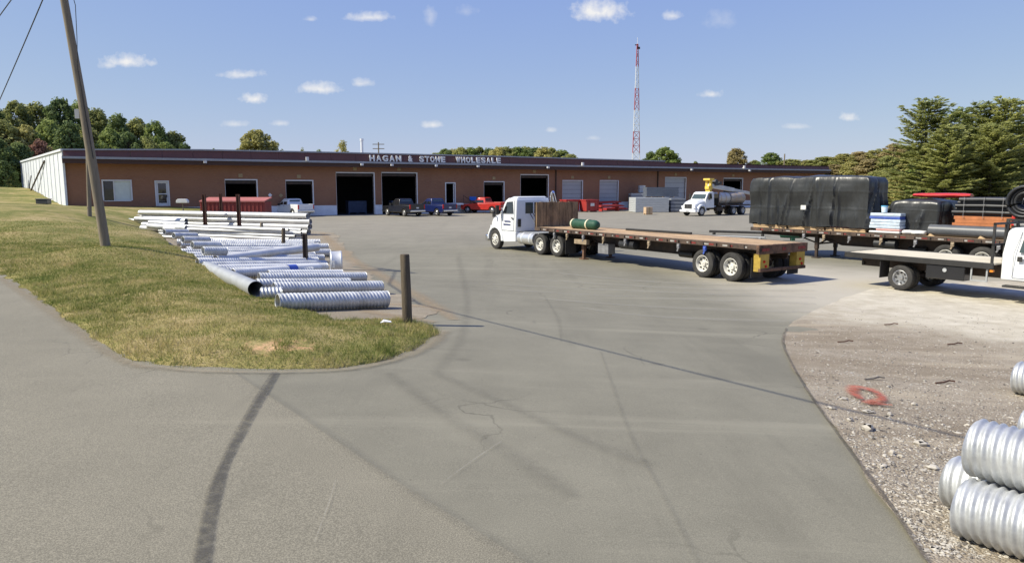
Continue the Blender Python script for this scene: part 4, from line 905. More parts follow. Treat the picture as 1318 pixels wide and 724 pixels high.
def pickup(label, paint, loc_, fwd, extended=False, scale=1., group='pickups parked at the loading doors'):
    """origin under the rear bumper centre, x forward"""
    t = thing('pickup_truck', label, 'pickup', loc_, fwd, group); t.scale = (scale,) * 3
    w = .98
    # lower body with wheel arches cut in its side outline
    def arch(cx, r, n=7): return [(cx + r * math.cos(math.pi - math.pi * i / n), .42 + r * math.sin(math.pi - math.pi * i / n) * .95) for i in range(n + 1)]
    out = [(.12, .5)] + [(.12, .42)] + arch(1.25, .47) + arch(4.65, .47) + [(5.5, .42), (5.6, .6), (5.58, .95), (5.45, 1.06), (4.05, 1.15), (3.9, 1.2), (.1, 1.2)]
    MB().prism(out, -w, w).build('body', paint, t, bevel=.05, smooth=35)
    # open bed
    MB().box(.18, 1.98, -.82, .82, 1.195, 1.215).build('bed_floor', 'black_steel', t)
    br = MB(); br.box(.1, 2.1, -w + .01, -w + .14, 1.19, 1.33).box(.1, 2.1, w - .14, w - .01, 1.19, 1.33).box(2.0, 2.1, -w + .14, w - .14, 1.19, 1.33); br.build('bed_rail', paint, t, bevel=.03)
    MB().box(.05, .13, -.84, .84, .72, 1.32).build('tailgate', paint, t, bevel=.03)
    x0 = 2.1; x1 = 4.05
    cabs = [[(x0, -w + .02, 1.18), (x0, w - .02, 1.18), (x1, w - .02, 1.18), (x1, -w + .02, 1.18)], [(x0 + .22, -.78, 1.84), (x0 + .22, .78, 1.84), (3.28, .78, 1.84), (3.28, -.78, 1.84)], [(x0 + .35, -.68, 1.9), (x0 + .35, .68, 1.9), (3.15, .68, 1.9), (3.15, -.68, 1.9)]]
    shell(cabs, 'cab', paint, t, .05)
    for s in (1, -1):
        f = lambda x, z: (x, s * (w - .02 - (.2) * (z - 1.18) / .66 + .012), z)
        spl = [(x0 + .22, x0 + .9), (x0 + .98, x1 - .33)] if extended else [(x0 + .30, x1 - .33)]
        for (a, b) in spl:
            q = [f(a, 1.26), f(b + (.12 if b > 3.4 else 0), 1.26), f(min(b, 3.22) if b > 3.4 else b, 1.76), f(a + .10, 1.76)]
            glass(t, q if s < 0 else q[::-1], 'glass_dark', 'side_window')
        MB().box(3.55, 3.75, s * (w + .02), s * (w + .22), 1.18, 1.38).build('mirror', 'black_steel', t, bevel=.02)
        MB().box(2.75, 2.95, s * (w - .005), s * (w + .03), 1.08, 1.12).build('door_handle', 'black_steel', t)
        MB().box(.06, .16, s * .82 if s > 0 else -.97, s * .97 if s > 0 else -.82, .82, 1.26).build('tail_light', 'tail_red', t, bevel=.01)
        MB().box(5.5, 5.6, min(s * .6, s * .93), max(s * .6, s * .93), .78, .96).build('headlight', 'headlamp', t, bevel=.02)
        for cx in (1.25, 4.65): wheel(t, cx, s * (w - .13), .39, .26, s, 'rim_steel', 'out')
    glass(t, [(x0 + .045, .66, 1.30), (x0 + .045, -.66, 1.30), (x0 + .19, -.62, 1.76), (x0 + .19, .62, 1.76)], 'glass_green', 'rear_window')
    glass(t, [(x1 - .06, -.8, 1.26), (x1 - .06, .8, 1.26), (3.36, .68, 1.79), (3.36, -.68, 1.79)], 'glass_dark', 'windscreen')
    MB().box(-.06, .1, -.95, .95, .5, .68).build('rear_bumper', 'chrome', t, bevel=.03); MB().box(5.52, 5.7, -.97, .97, .42, .66).build('front_bumper', 'chrome', t, bevel=.03)
    MB().box(.04, .052, -.16, .16, .85, .99).build('number_plate', 'white_trim', t); MB().box(5.58, 5.62, -.55, .55, .7, .96).build('grille', 'black_steel', t)
    MB().box(.3, 5.3, -.7, .7, .34, .5).build('chassis', 'frame_dark', t)
    return t
HF = (-FN.x, -FN.y)      # nose in to the building
def gl(px, py): p = gp(px, py); return (p.x, p.y, p.z)
pickup('white pickup parked nose-in left of the tall doorways', 'white_paint', gl(395, 279.0), (-.74, .67), True)
pickup('black pickup parked in front of the second tall doorway', 'black_paint', gl(538, 278.6), (-.66, .75), True)
pickup('dark blue pickup parked beside the black pickup', 'blue_paint', gl(580, 278.0), (-.68, .73), True)
rp = gp(650, 274.5); pickup('bright red pickup half hidden behind the white semi cab', 'red_paint', (rp.x, rp.y, rp.z), (-.86, .42))

# --- flatbed semi-trailers
def trailer(label, loc_, fwd, L=14.6, DZ=1.36, rear_yellow=True, landing=True, headboard=False, bogie=1.75):
    t = thing('flatbed_trailer', label, 'trailer', loc_, fwd); HW = 1.28
    npl = 12
    for i in range(npl):
        y0 = -HW + .13 + (2 * HW - .26) * i / npl; MB().box(.16, L - .05, y0 + .006, y0 + (2 * HW - .26) / npl - .006, DZ - .04 + .003 * (i % 3), DZ + .003 * ((i * 5) % 4)).build('deck_plank', 'deck_wood', t)
    for s in (1, -1):
        rb = MB(); a, b = s * HW, s * (HW - .12); rb.box(.1, L, min(a, b), max(a, b), DZ - .16, DZ + .008); rb.build('side_rail', 'rail_dark', t, bevel=.012)
        rt, wt = MB(), MB(); x = .5; k = 0
        while x < L - .5:
            (rt if k % 2 else wt).box(x, x + .22, min(s * HW, s * (HW + .006)), max(s * HW, s * (HW + .006)), DZ - .115, DZ - .06); x += .23 if k % 2 else .62; k += 1
        tag(rt.build('red_reflector_tape', 'red_tape', t), kind='stuff'); tag(wt.build('white_reflector_tape', 'white_tape', t), kind='stuff')
        pk = MB(); x = .6
        while x < L - .3: pk.box(x, x + .10, min(s * HW, s * (HW + .05)), max(s * HW, s * (HW + .05)), DZ - .16, DZ - .03); x += .61
        tag(pk.build('stake_pocket', 'rail_dark', t), kind='stuff')
        rr = MB(); rr.box(.3, L - .2, min(s * (HW + .05), s * (HW + .065)), max(s * (HW + .05), s * (HW + .065)), DZ - .15, DZ - .135); rr.build('rub_rail', 'rail_dark', t)
        # deep I-beam, shallow over the kingpin
        mbm = MB(); y0 = s * .48
        mbm.prism([(.2, DZ - .16), (.2, DZ - .50), (4.2, DZ - .62), (L - 4.4, DZ - .62), (L - 3.4, DZ - .34), (L - .1, DZ - .34), (L - .1, DZ - .16)], y0 - .03, y0 + .03)
        mbm.prism([(.2, DZ - .50), (4.2, DZ - .62), (L - 4.4, DZ - .62), (L - 3.4, DZ - .34), (L - .1, DZ - .34), (L - .1, DZ - .37), (L - 3.4, DZ - .37), (L - 4.4, DZ - .66), (4.2, DZ - .66), (.2, DZ - .54)], y0 - .09, y0 + .09)
        mbm.build('main_beam', 'frame_dark', t)
    cm = MB(); x = .5
    while x < L - .2: cm.box(x, x + .07, -HW + .12, HW - .12, DZ - .16, DZ - .05); x += .45
    tag(cm.build('cross_members', 'frame_dark', t), kind='stuff')
    # winches with strap tails along the near side
    for i, x in enumerate([2.3, 3.6, 5.2, 6.6, 8.0, 9.4, 10.6, 11.6]):
        mb = MB(); mb.box(x, x + .12, HW - .02, HW + .05, DZ - .34, DZ - .165).lathe([(0, .05), (.1, .05)], (x + .01, HW + .02, DZ - .26), (1, 0, 0), 8)
        mb.prism([(x + .02, DZ - .3), (x + .09, DZ - .3), (x + .15, DZ - .45), (x + .10, DZ - .47)], HW + .0, HW + .03); mb.build('winch', ['winch_tan', 'winch_grey', 'winch_tan', 'winch_grey'][i % 4] if i != 0 else 'strap_blue', t)
    R_ = .51
    for cx in (bogie + .66, bogie - .66 + .02):
        for s in (1, -1):
            wheel(t, cx, s * 1.12, R_, .27, s, 'rim_white'); wheel(t, cx, s * .80, R_, .26, s, 'rim_white')
        MB().tube((cx, -1.1, R_), (cx, 1.1, R_), .075, n=10).build('axle', 'frame_dark', t)
    sus = MB(); 
    for s in (1, -1): sus.prism([(bogie - 1.0, DZ - .5), (bogie + 1.2, DZ - .62), (bogie + .95, R_ - .05), (bogie + .3, R_ + .15), (bogie - .3, R_ + .15), (bogie - .9, R_ - .05)], s * .5 - .06, s * .5 + .06)
    sus.build('suspension', 'frame_dark', t)
    MB().lathe([(-.35, .01), (-.35, .13), (.35, .13), (.35, .01)], (bogie + 2.0, .62, DZ - .62), (1, 0, 0), 14).build('air_tank', 'black_steel', t, smooth=50)
    MB().lathe([(-.5, .01), (-.45, .2), (.45, .2), (.5, .01)], (L - 6.6, 1.0, DZ - .42), (1, 0, 0), 16).build('tarp_roll', 'plastic_black', t, smooth=50)
    # rear end: beam, lamp plates, bumper
    MB().box(0, .12, -HW, HW, DZ - .30, DZ + .006).build('tail_beam', 'rust_brown', t, bevel=.01)
    mk = MB()
    for y in (-1.05, -.85, 0, .85, 1.05): mk.box(-.012, 0, y - .09, y + .09, DZ - .2, DZ - .1)
    mk.build('marker_strip', 'red_tape', t)
    pc = 'yellow_paint' if rear_yellow else 'frame_dark'
    for s in (1, -1):
        mb = MB(); mb.box(.02, .06, s * .95 - .22, s * .95 + .22, .44, DZ - .30).box(.06, .3, s * .95 - .22, s * .95 - .18, .44, DZ - .3).box(.06, .3, s * .95 + .18, s * .95 + .22, .44, DZ - .3); mb.build('bumper_plate', pc, t)
        lt = MB()
        for z in (.62, .78): lt.lathe([(0, .05), (.03, .045)], (.02, s * .95 - .06 + (z - .62) * .6, z), (-1, 0, 0), 10)
        lt.build('tail_light', 'tail_red', t)
        MB().box(.32, .335, s * .95 - .30, s * .95 + .30, .22, .9).build('mud_flap', 'rubber', t)
    MB().box(-.02, .08, -1.2, 1.2, .44, .55).build('rear_bumper', 'rust_brown', t, bevel=.015)
    if landing:
        lx = L - 3.3
        for s in (1, -1):
            mb = MB(); mb.box(lx - .08, lx + .08, s * .78 - .08, s * .78 + .08, .42, DZ - .16).box(lx - .06, lx + .06, s * .78 - .06, s * .78 + .06, .05, .45).box(lx - .16, lx + .16, s * .78 - .16, s * .78 + .16, 0, .05); mb.build('landing_leg', 'rust_brown' if headboard else 'frame_dark', t, bevel=.01)
        mb = MB(); mb.tube((lx, -.72, .62), (lx, .72, DZ - .3), .035).tube((lx, .72, .62), (lx, -.72, DZ - .3), .035).tube((lx, .78, .7), (lx + 1.1, .5, DZ - .36), .035).tube((lx, -.78, .7), (lx + 1.1, -.5, DZ - .36), .035).tube((lx, -.78, .66), (lx, .78, .66), .04); mb.build('landing_brace', 'frame_dark', t)
    if headboard:
        for i in range(13):
            y0 = -HW + .02 + (2 * HW - .04) * i / 13; MB().box(L - .16 - .012 * (i % 2), L - .08, y0 + .004, y0 + (2 * HW - .04) / 13 - .004, DZ + .01, DZ + 1.20 + .01 * (i % 3)).build('headboard_plank', 'dark_wood', t)
        fr = MB(); fr.box(L - .08, L - .02, -HW, -HW + .08, DZ, DZ + 1.2).box(L - .08, L - .02, HW - .08, HW, DZ, DZ + 1.2).box(L - .08, L - .02, -HW, HW, DZ + 1.12, DZ + 1.2).box(L - .08, L - .02, -.05, .05, DZ, DZ + 1.12); fr.build('headboard_frame', 'frame_dark', t)
    return t
w_rear, w_drive, w_front = gp(921, 359.5), gp(703.5, 329), gp(635, 320.2)
tdir = (w_drive - w_rear); tdir.z = 0; T_LEN = tdir.length; tdir.normalize(); tleft = Vector((-tdir.y, tdir.x, 0))
BOG = 1.85; L1 = T_LEN + BOG + 1.0
rear0 = w_rear - tdir * BOG - tleft * 1.25; rear0.z = gz(*w_rear.xy)
semi_trailer = trailer('long empty flatbed trailer with weathered plank deck coupled to the white semi', tuple(rear0), (tdir.x, tdir.y), L1, 1.33, headboard=True, bogie=BOG)
mb = MB(); mb.box(L1 - 3.9, L1 - 3.0, .95, 1.12, .72, .93); mb.build('wooden_block', 'winch_tan', semi_trailer)
MB().box(L1 - 5.2, L1 - 4.5, .55, .95, .38, .82).build('tool_box', 'winch_grey', semi_trailer, bevel=.02)

# --- tractor
def tractor(label, loc_, fwd, FA_=4.75):
    t = thing('semi_tractor', label, 'semi truck', loc_, fwd); P = 'white_paint'; cr = FA_ - 1.82
    # chassis rails
    for s in (1, -1): MB().box(-1.2, FA_ + .7, s * .43 - .05, s * .43 + .05, .68, .93).build('frame_rail', 'frame_dark', t)
    # cab: side outline with raked screen, narrower at the roof
    lo, hi = 1.12, 1.0
    pro = [(cr, .98), (FA_ - .42, .98), (FA_ - .36, 1.90), (FA_ - .82, 2.58), (FA_ - 1.05, 2.70), (cr + .10, 2.72), (cr, 2.62)]
    wd = lambda z: 1.12 - .10 * max(0, z - 1.9)
    mb = MB(); n = len(pro); mb.add([(x, wd(z), z) for x, z in pro] + [(x, -wd(z), z) for x, z in pro], [tuple(range(n - 1, -1, -1)), tuple(range(n, 2 * n))] + [(i, (i + 1) % n, (i + 1) % n + n, i + n) for i in range(n)])
    mb.build('cab', P, t, bevel=.09, seg=4, smooth=40)
    MB().loft([[(cr + .04, -1.0, 2.69), (cr + .04, 1.0, 2.69), (FA_ - 1.05, .98, 2.68), (FA_ - 1.05, -.98, 2.68)], [(cr + .12, -.86, 2.79), (cr + .12, .86, 2.79), (FA_ - 1.25, .84, 2.78), (FA_ - 1.25, -.84, 2.78)]]).build('roof_cap', P, t, bevel=.05, smooth=50)
    # bonnet tapering forward
    sec = lambda x, w_, zb, zt: [(x, -w_, zb), (x, -w_, zt - .22), (x, -w_ * .72, zt), (x, w_ * .72, zt), (x, w_, zt - .22), (x, w_, zb)]
    MB().loft([sec(FA_ - .50, 1.0, .95, 1.93), sec(FA_ + .1, .94, .95, 1.86), sec(FA_ + .70, .86, .80, 1.74), sec(FA_ + .92, .78, .72, 1.58)]).build('bonnet', P, t, bevel=.05, seg=3, smooth=50)
    # arched front wings
    for s in (1, -1):
        secs = []
        for i in range(9):
            a = math.pi * (1.04 - 1.06 * i / 8); c_, n_ = math.cos(a), math.sin(a)
            secs.append([(FA_ + c_ * .60, s * .72, .54 + n_ * .60), (FA_ + c_ * .60, s * 1.21, .54 + n_ * .60), (FA_ + c_ * .74, s * 1.17, .56 + n_ * .74), (FA_ + c_ * .78, s * .72, .58 + n_ * .82)])
        MB().loft(secs).build('wing', P, t, bevel=.02, smooth=50)
        MB().prism([(FA_ - .70, .62), (FA_ - .58, .98), (FA_ - 1.0, 1.0), (FA_ - 1.85, .98), (FA_ - 1.85, .50), (FA_ - .75, .42)], min(s * .86, s * 1.14), max(s * .86, s * 1.14)).build('step_skirt', P, t, bevel=.03)
        # fuel tank with straps
        tk = MB(); tk.lathe([(0, .05), (.03, .29), (1.35, .29), (1.38, .05)], (FA_ - 3.38, s * .90, .70), (1, 0, 0), 22); tk.build('fuel_tank', 'aluminium', t, smooth=40)
        ts = MB()
        for x in (.3, .95): ts.lathe([(x, .296), (x + .07, .296)], (FA_ - 3.38, s * .90, .70), (1, 0, 0), 22, True)
        ts.build('tank_strap', 'white_metal', t)
        # door seam, window, handle, mirror
        f = lambda x, z: (x, s * (wd(z) + .014), z)
        q = [f(FA_ - 1.58, 1.94), f(FA_ - .66, 1.92), f(FA_ - .98, 2.50), f(FA_ - 1.50, 2.53)]; glass(t, q if s < 0 else q[::-1], 'glass_dark', 'side_window')
        dm = MB()
        for (xa, za, xb, zb) in ((FA_ - 1.66, 1.05, FA_ - 1.66, 2.58), (FA_ - .52, 1.05, FA_ - .52, 1.85), (FA_ - 1.66, 1.05, FA_ - .52, 1.05)): dm.tube(f(xa, za), f(xb, zb), .012, n=4)
        dm.build('door_seam', 'grey_paint', t)
        MB().box(FA_ - 1.60, FA_ - 1.44, min(s * 1.12, s * 1.16), max(s * 1.12, s * 1.16), 1.66, 1.71).build('door_handle', 'black_steel', t)
        mr = MB(); mr.box(FA_ - .55, FA_ - .43, min(s * 1.26, s * 1.44), max(s * 1.26, s * 1.44), 1.85, 2.32).tube((FA_ - .5, s * 1.1, 1.9), (FA_ - .48, s * 1.35, 1.95), .02).tube((FA_ - .7, s * 1.05, 2.3), (FA_ - .48, s * 1.35, 2.28), .02); mr.build('mirror', 'black_steel', t, bevel=.02)
        mr = MB(); mr.box(FA_ + .15, FA_ + .25, min(s * 1.02, s * 1.18), max(s * 1.02, s * 1.18), 1.68, 1.88).tube((FA_ + .2, s * .8, 1.62), (FA_ + .2, s * 1.1, 1.78), .018); mr.build('bonnet_mirror', 'black_steel', t, bevel=.02)
        MB().box(FA_ + .84, FA_ + .95, min(s * .62, s * .86), max(s * .62, s * .86), .98, 1.22).build('headlight', 'headlamp', t, bevel=.03)
        wheel(t, FA_, s * 1.04, .52, .28, s, 'rim_white', 'out')
        for cx in (.66, -.66): wheel(t, cx, s * 1.10, .51, .27, s, 'rim_white'); wheel(t, cx, s * .78, .51, .26, s, 'rim_white')
        MB().box(-1.42, -1.40, s * .96 - .32, s * .96 + .32, .2, .95).build('mud_flap', 'rubber', t)
        # marks on the door
        mk = MB(); r = random.Random(3)
        for row in range(2):
            x = FA_ - 1.35
            while x < FA_ - .8:
                w_ = r.uniform(.05, .1); mk.box(x, x + w_, min(s * 1.122, s * 1.13), max(s * 1.122, s * 1.13), 1.47 - row * .17, 1.55 - row * .17); x += w_ + .04
        mk.build('door_marking', 'door_mark', t)
    for cx in (.66, -.66): MB().tube((cx, -1, .51), (cx, 1, .51), .09, n=10).build('axle', 'frame_dark', t)
    glass(t, [(FA_ - .385, .95, 1.95), (FA_ - .385, -.95, 1.95), (FA_ - .79, -.90, 2.54), (FA_ - .79, .90, 2.54)][::-1], 'glass_dark', 'windscreen')
    glass(t, [(cr - .016, -.62, 1.92), (cr - .016, -.06, 1.92), (cr - .016, -.06, 2.48), (cr - .016, -.62, 2.48)][::-1], 'glass_green', 'rear_window'); glass(t, [(cr - .016, .02, 1.92), (cr - .016, .50, 1.92), (cr - .016, .50, 2.48), (cr - .016, .02, 2.48)][::-1], 'glass_green', 'rear_window')
    MB().box(cr - .05, cr - .005, .80, .98, 1.25, 1.65).build('vent', 'black_steel', t, bevel=.01)
    MB().box(FA_ + .88, FA_ + .97, -.5, .5, .85, 1.5).build('grille', 'chrome', t, bevel=.02); MB().box(FA_ + .82, FA_ + 1.06, -1.12, 1.12, .38, .72).build('front_bumper', 'chrome', t, bevel=.05, smooth=40)
    ex = MB(); ex.path([(cr - .25, -.98, .9), (cr - .25, -.98, 2.8), (cr - .30, -.98, 2.95), (cr - .42, -.98, 3.02)], .075, 12); ex.build('exhaust_stack', 'chrome', t, smooth=50)
    MB().lathe([(0, .11), (1.1, .11)], (cr - .25, -.98, 1.3), (0, 0, 1), 14).build('silencer', 'galv_dull', t, smooth=40)
    mb = MB(); mb.prism([(-.75, .95), (.55, .95), (.55, 1.10), (.2, 1.13), (-.4, 1.12), (-.75, 1.0)], -.42, .42); mb.build('fifth_wheel', 'frame_dark', t)
    MB().box(1.35, cr - .1, -.75, .75, .93, .99).build('deck_plate', 'galv_dull', t)
    hs = MB()
    for i, y in enumerate((-.2, 0, .2)): hs.path([(cr - .02, y, 1.9), (cr - .5, y * 1.2, 1.35 + .05 * i), (1.2, y, 1.5)], .022, 6)
    hs.build('air_hose', 'black_steel', t)
    for y in (-.6, -.3, 0, .3, .6): MB().box(FA_ - 1.12, FA_ - 1.04, y - .05, y + .05, 2.71, 2.78).build('clearance_light', 'amber', t)
    return t
ddir = (w_front - w_drive); ddir.z = 0; FAx = ddir.length; ddir.normalize(); dleft = Vector((-ddir.y, ddir.x, 0))
d0 = w_drive - tleft * 1.25; d0.z = gz(d0.x, d0.y)
tractor('white day-cab semi tractor pulling the long empty flatbed trailer', tuple(d0), (ddir.x, ddir.y), min(5.3, max(4.4, FAx)))
# load on the deck: green roll with straps, loose black bar
def on(tr, x, y, z): return tr.matrix_basis @ Vector((x, y, z))
bpy.context.view_layer.update()
o = thing('tarp_roll', 'dark green tarp roll strapped near the front of the empty flatbed', 'tarp roll', on(semi_trailer, L1 - 2.75, .35, 1.34), (tdir.x, tdir.y))
MB().lathe([(-.98, .05), (-.94, .17), (-.8, .215), (-.4, .225), (0, .218), (.5, .23), (.85, .22), (.94, .17), (.97, .04)], (0, 0, .22), (1, 0, 0), 20).build('roll', 'tarp_green', o, smooth=60)
for x in (.72, -.38): MB().lathe([(x, .236), (x + .09, .236)], (0, 0, .22), (1, 0, 0), 20, True).build('strap', 'strap', o)
mb = MB(); mb.box(-1.8, 1.8, -.05, .05, 0, .09); o = mb.build('steel_bar', 'black_steel', bevel=.01); o.location = on(semi_trailer, L1 - 6.4, -.75, 1.345); o.rotation_euler = (0, 0, math.atan2(tdir.y, tdir.x) + .1); tag(o, 'dark steel bar lying loose on the deck behind the green roll', 'steel bar')

# --- second trailer, loaded
ta, tb_ = at(966, 292.5, 1), at(1278, 307.5, 1)
DZ2 = 1.30
def deckpt(px, py): return gp(px, py, DZ2)
qa, qb = deckpt(966, 292.0), deckpt(1278, 308.5); f2 = (qa - qb); f2.z = 0; f2.normalize(); l2 = Vector((-f2.y, f2.x, 0)); L2 = 14.6
_k = ray(1240, 325).x; BOG2 = (qa.x - _k * qa.y) / (f2.x - _k * f2.y)      # how far behind the front edge the wheels stand
rear2 = qa - f2 * L2 - l2 * 1.28; rear2.z = gz(qa.x, qa.y)
tr2 = trailer('loaded flatbed trailer parked without a tractor beside the pines', tuple(rear2), (f2.x, f2.y), L2, DZ2, rear_yellow=False, bogie=max(1.75, L2 - BOG2))
bpy.context.view_layer.update()
A2 = math.atan2(f2.y, f2.x)
def s2(px, py=300):
    """distance back from the trailer's front edge along its near side, at a photo column"""
    k = ray(px, py).x; return (qa.x - k * qa.y) / (f2.x - k * f2.y)
def load_thing(name, label, cat, px0, px1, ynear, ydeep, group=None):
    a, b = s2(px0), s2(px1); c_ = (a + b) / 2; y = 1.28 - ynear - ydeep / 2
    t = thing(name, label, cat, on(tr2, L2 - c_, y, DZ2 + .012), (f2.x, f2.y), group); return t, abs(b - a), ydeep
def tarp_mesh(L, D, H, seed, base, amp=.06, droop=.0):
    """sheet thrown over a load: folds hang down its sides, hem uneven"""
    nu, nv = 84, 26; P = 2 * (L + D); vs, fs_ = [], []; S = 7.3 * seed
    def slump(x): return .07 * max(0, (2 * x / L - .45) / .55) ** 2 + .05 * max(0, (-2 * x / L - .6) / .4) ** 2 + .05 * noise.noise((x * .9, S, 3))
    def per(u):
        d = u * P
        if d < L: return (-L / 2 + d, D / 2, 0, 1)
        d -= L
        if d < D: return (L / 2, D / 2 - d, 1, 0)
        d -= D
        if d < L: return (L / 2 - d, -D / 2, 0, -1)
        d -= L; return (-L / 2, -D / 2 + d, -1, 0)
    nu = int(P / .045); nv = 44; rq = random.Random(seed)
    RID = [(rq.random() * P, rq.uniform(-.55, .55), rq.uniform(.03, .09), rq.choice((1, 1, -.6)) * amp * rq.uniform(.35, .95), rq.uniform(.35, 1.05)) for _ in range(int(P * 4.8))]
    for j in range(nv + 1):
        v = j / nv
        for i in range(nu):
            x, y, nx, ny = per(i / nu); d = i / nu * P
            fold = (noise.noise((d * 1.3, v * .9, S)) * .9 + noise.noise((d * 3.4, v * 1.1, S + 5)) * .55) * amp * (.25 + 1.1 * (1 - v) ** .7)
            sag = amp * 1.2 * max(0, math.sin(d * 1.9 + S + v * 3)) * (1 - abs(2 * v - 1)) * noise.noise((d * .5, v * 4, S + 9))
            rg = 0.
            for (d0, sl, w_, am, vt) in RID:
                e_ = ((d - d0 - sl * (1 - v)) + P / 2) % P - P / 2
                if abs(e_) < 3 * w_: rg += am * math.exp(-(e_ / w_) ** 2) * min(1, max(0, (vt - v) * 4))
            qd = (d + .5 * noise.noise((d * .5, S, 7))) % 2.3 / 1.15 - 1; fold += amp * .35 * math.sin(v * H * 4.0 - qd * qd * 3.2 + S) * min(1, 4 * v) * max(0, 1 - max(0, v - .82) * 6) * (1 - abs(qd)) * 2
            seam = .012 * (math.exp(-((v - .36) / .012) ** 2) + math.exp(-((v - .71) / .012) ** 2))
            o_ = .06 + fold * .45 + rg + seam; rd = .16 * max(0, (v - .88) / .12) ** 2
            hem = base + .10 * noise.noise((d * .8, S, 0)) + .05 * noise.noise((d * 3, S, 2))
            vs.append((x * (1 - rd * .25) + nx * o_, y * (1 - rd * .6) + ny * o_, hem + (H - slump(x) - hem) * v + (.03 * noise.noise((x, y, S)) if v > .9 else 0)))
    for j in range(nv):
        for i in range(nu): fs_.append((j * nu + i, (j + 1) * nu + i, (j + 1) * nu + (i + 1) % nu, j * nu + (i + 1) % nu))
    # top, stepping inward in rings
    ring = nv * nu
    for k in (.8, .55, .3, .1):
        b = len(vs)
        for i in range(nu):
            x, y, _, _ = vs[ring + i][0], vs[ring + i][1], 0, 0; x0, y0 = vs[nv * nu + i][0], vs[nv * nu + i][1]
            vs.append((x0 * k, y0 * k, H - slump(x0 * k) + .05 * noise.noise((x0 * k * 1.2, y0 * k * 1.2, S + 2)) + .07 * (1 - k)))
        for i in range(nu): fs_.append((ring + i, b + i, b + (i + 1) % nu, ring + (i + 1) % nu))
        ring = b
    fs_.append(tuple(ring + i for i in range(nu)))
    return MB().add(vs, fs_)
# tall tarped load
t, L, D = load_thing('tarped_load', 'tall load wrapped in black tarp at the front of the parked trailer', 'tarped load', 962, 1116, .04, 1.5)
HT = 2.42
tarp_mesh(L - .1, D - .06, HT, 1, .15, .15).build('tarp', 'tarp', t, smooth=70)
for k in range(3):
    x0 = -L / 2 + .15 + k * (L - .3) / 3; x1 = x0 + (L - .3) / 3 - .1; pl = MB()
    for y in (-.62, 0, .62): pl.box(x0, x1, y - .05, y + .05, 0, .1)
    pl.box(x0, x1, -.70, .70, .1, .14); pl.build('pallet', 'lumber_tan', t)
    MB().box(x0 + .12, x1 - .12, -.58, .58, .14, HT - .2).build('wrapped_goods', ['bag_pink', 'bag_white', 'bag_white'][k], t, bevel=.03)
mb = MB(); mb.box(-.13, .13, D / 2 + .10, D / 2 + .115, .92, 1.12); mb.build('label_sheet', 'bag_white', t)
# lower tarped load
t, L, D = load_thing('tarped_load', 'lower load under a slack black tarp in the middle of the parked trailer', 'tarped load', 1136, 1197, .55, 1.8)
tarp_mesh(L, D, 1.42, 4, .04, .17).build('tarp', 'tarp', t, smooth=70); MB().box(-L / 2 + .3, L / 2 - .3, -D / 2 + .25, D / 2 - .25, 0, 1.25).build('wrapped_goods', 'plastic_dark', t)
# wrapped pallet, bags, bucket
t, L, D = load_thing('shrink_wrapped_pallet', 'pallet of pale blue shrink-wrapped goods beside the tall tarp', 'pallet', 1117, 1157, .04, .50)
for k in range(5): MB().box(-L / 2 + .02 * (k % 2), L / 2 - .03 * (k % 3), -D / 2, D / 2, .22 + k * .13, .34 + k * .13).build('layer', 'wrap_pale' if k != 3 else 'wrap_blue', t, bevel=.02)
for k in range(2): MB().box(-L / 2, L / 2 - .3 * k, -D / 2, D / 2, .02 + k * .1, .115 + k * .1).build('sack', ['bag_white', 'bag_pink'][k], t, bevel=.04)
for i, (a, b, m_, lb) in enumerate([(1158, 1172, 'bag_white', 'white sack lying on the deck next to the shrink-wrapped pallet'), (1170, 1188, 'bag_white', 'flattened white sack in front of the slack tarp')]):
    t, L, D = load_thing('sack', lb, 'sack', a, b, .05, .45); mb = MB(); n = 10
    mb.loft([[(L / 2 * x, D / 2 * math.cos(6.283 * j / n) * k, .10 + .10 * math.sin(6.283 * j / n) * k) for j in range(n)] for x, k in ((-1, .5), (-.85, .9), (0, 1), (.8, .92), (1, .55))]); mb.build('bag', m_, t, smooth=60)
p = on(tr2, L2 - s2(1131), 1.28 - .35, DZ2 + .90)
o = thing('bucket', 'pale blue bucket standing on the shrink-wrapped pallet', 'bucket', p); MB().lathe([(0, .11), (.22, .13), (.24, .13)], (0, 0, 0), (0, 0, 1), 18).build('pail', 'bucket', o, smooth=40); MB().lathe([(.24, .14), (.28, .14), (.285, .02)], (0, 0, 0), (0, 0, 1), 18).build('lid', 'bucket_lid', o, smooth=40)
# red tarp bundle on top of the slack tarp
t, L, D = load_thing('red_bundle', 'long red wrapped bundle lying across the slack tarp', 'bundle', 1153, 1227, 1.1, .5); t.location.z += 1.50
mb = MB(); n = 12; secs = []
for i in range(9): u_ = i / 8; k = 1 - .3 * abs(2 * u_ - 1) ** 3; secs.append([(L * (.5 - u_), .25 * math.cos(6.283 * j / n) * k, .11 + (.10 * math.sin(6.283 * j / n) + .025 * noise.noise((u_ * 5, j, 0))) * k) for j in range(n)])
mb.loft(secs); mb.build('wrap', 'red_paint', t, smooth=60)
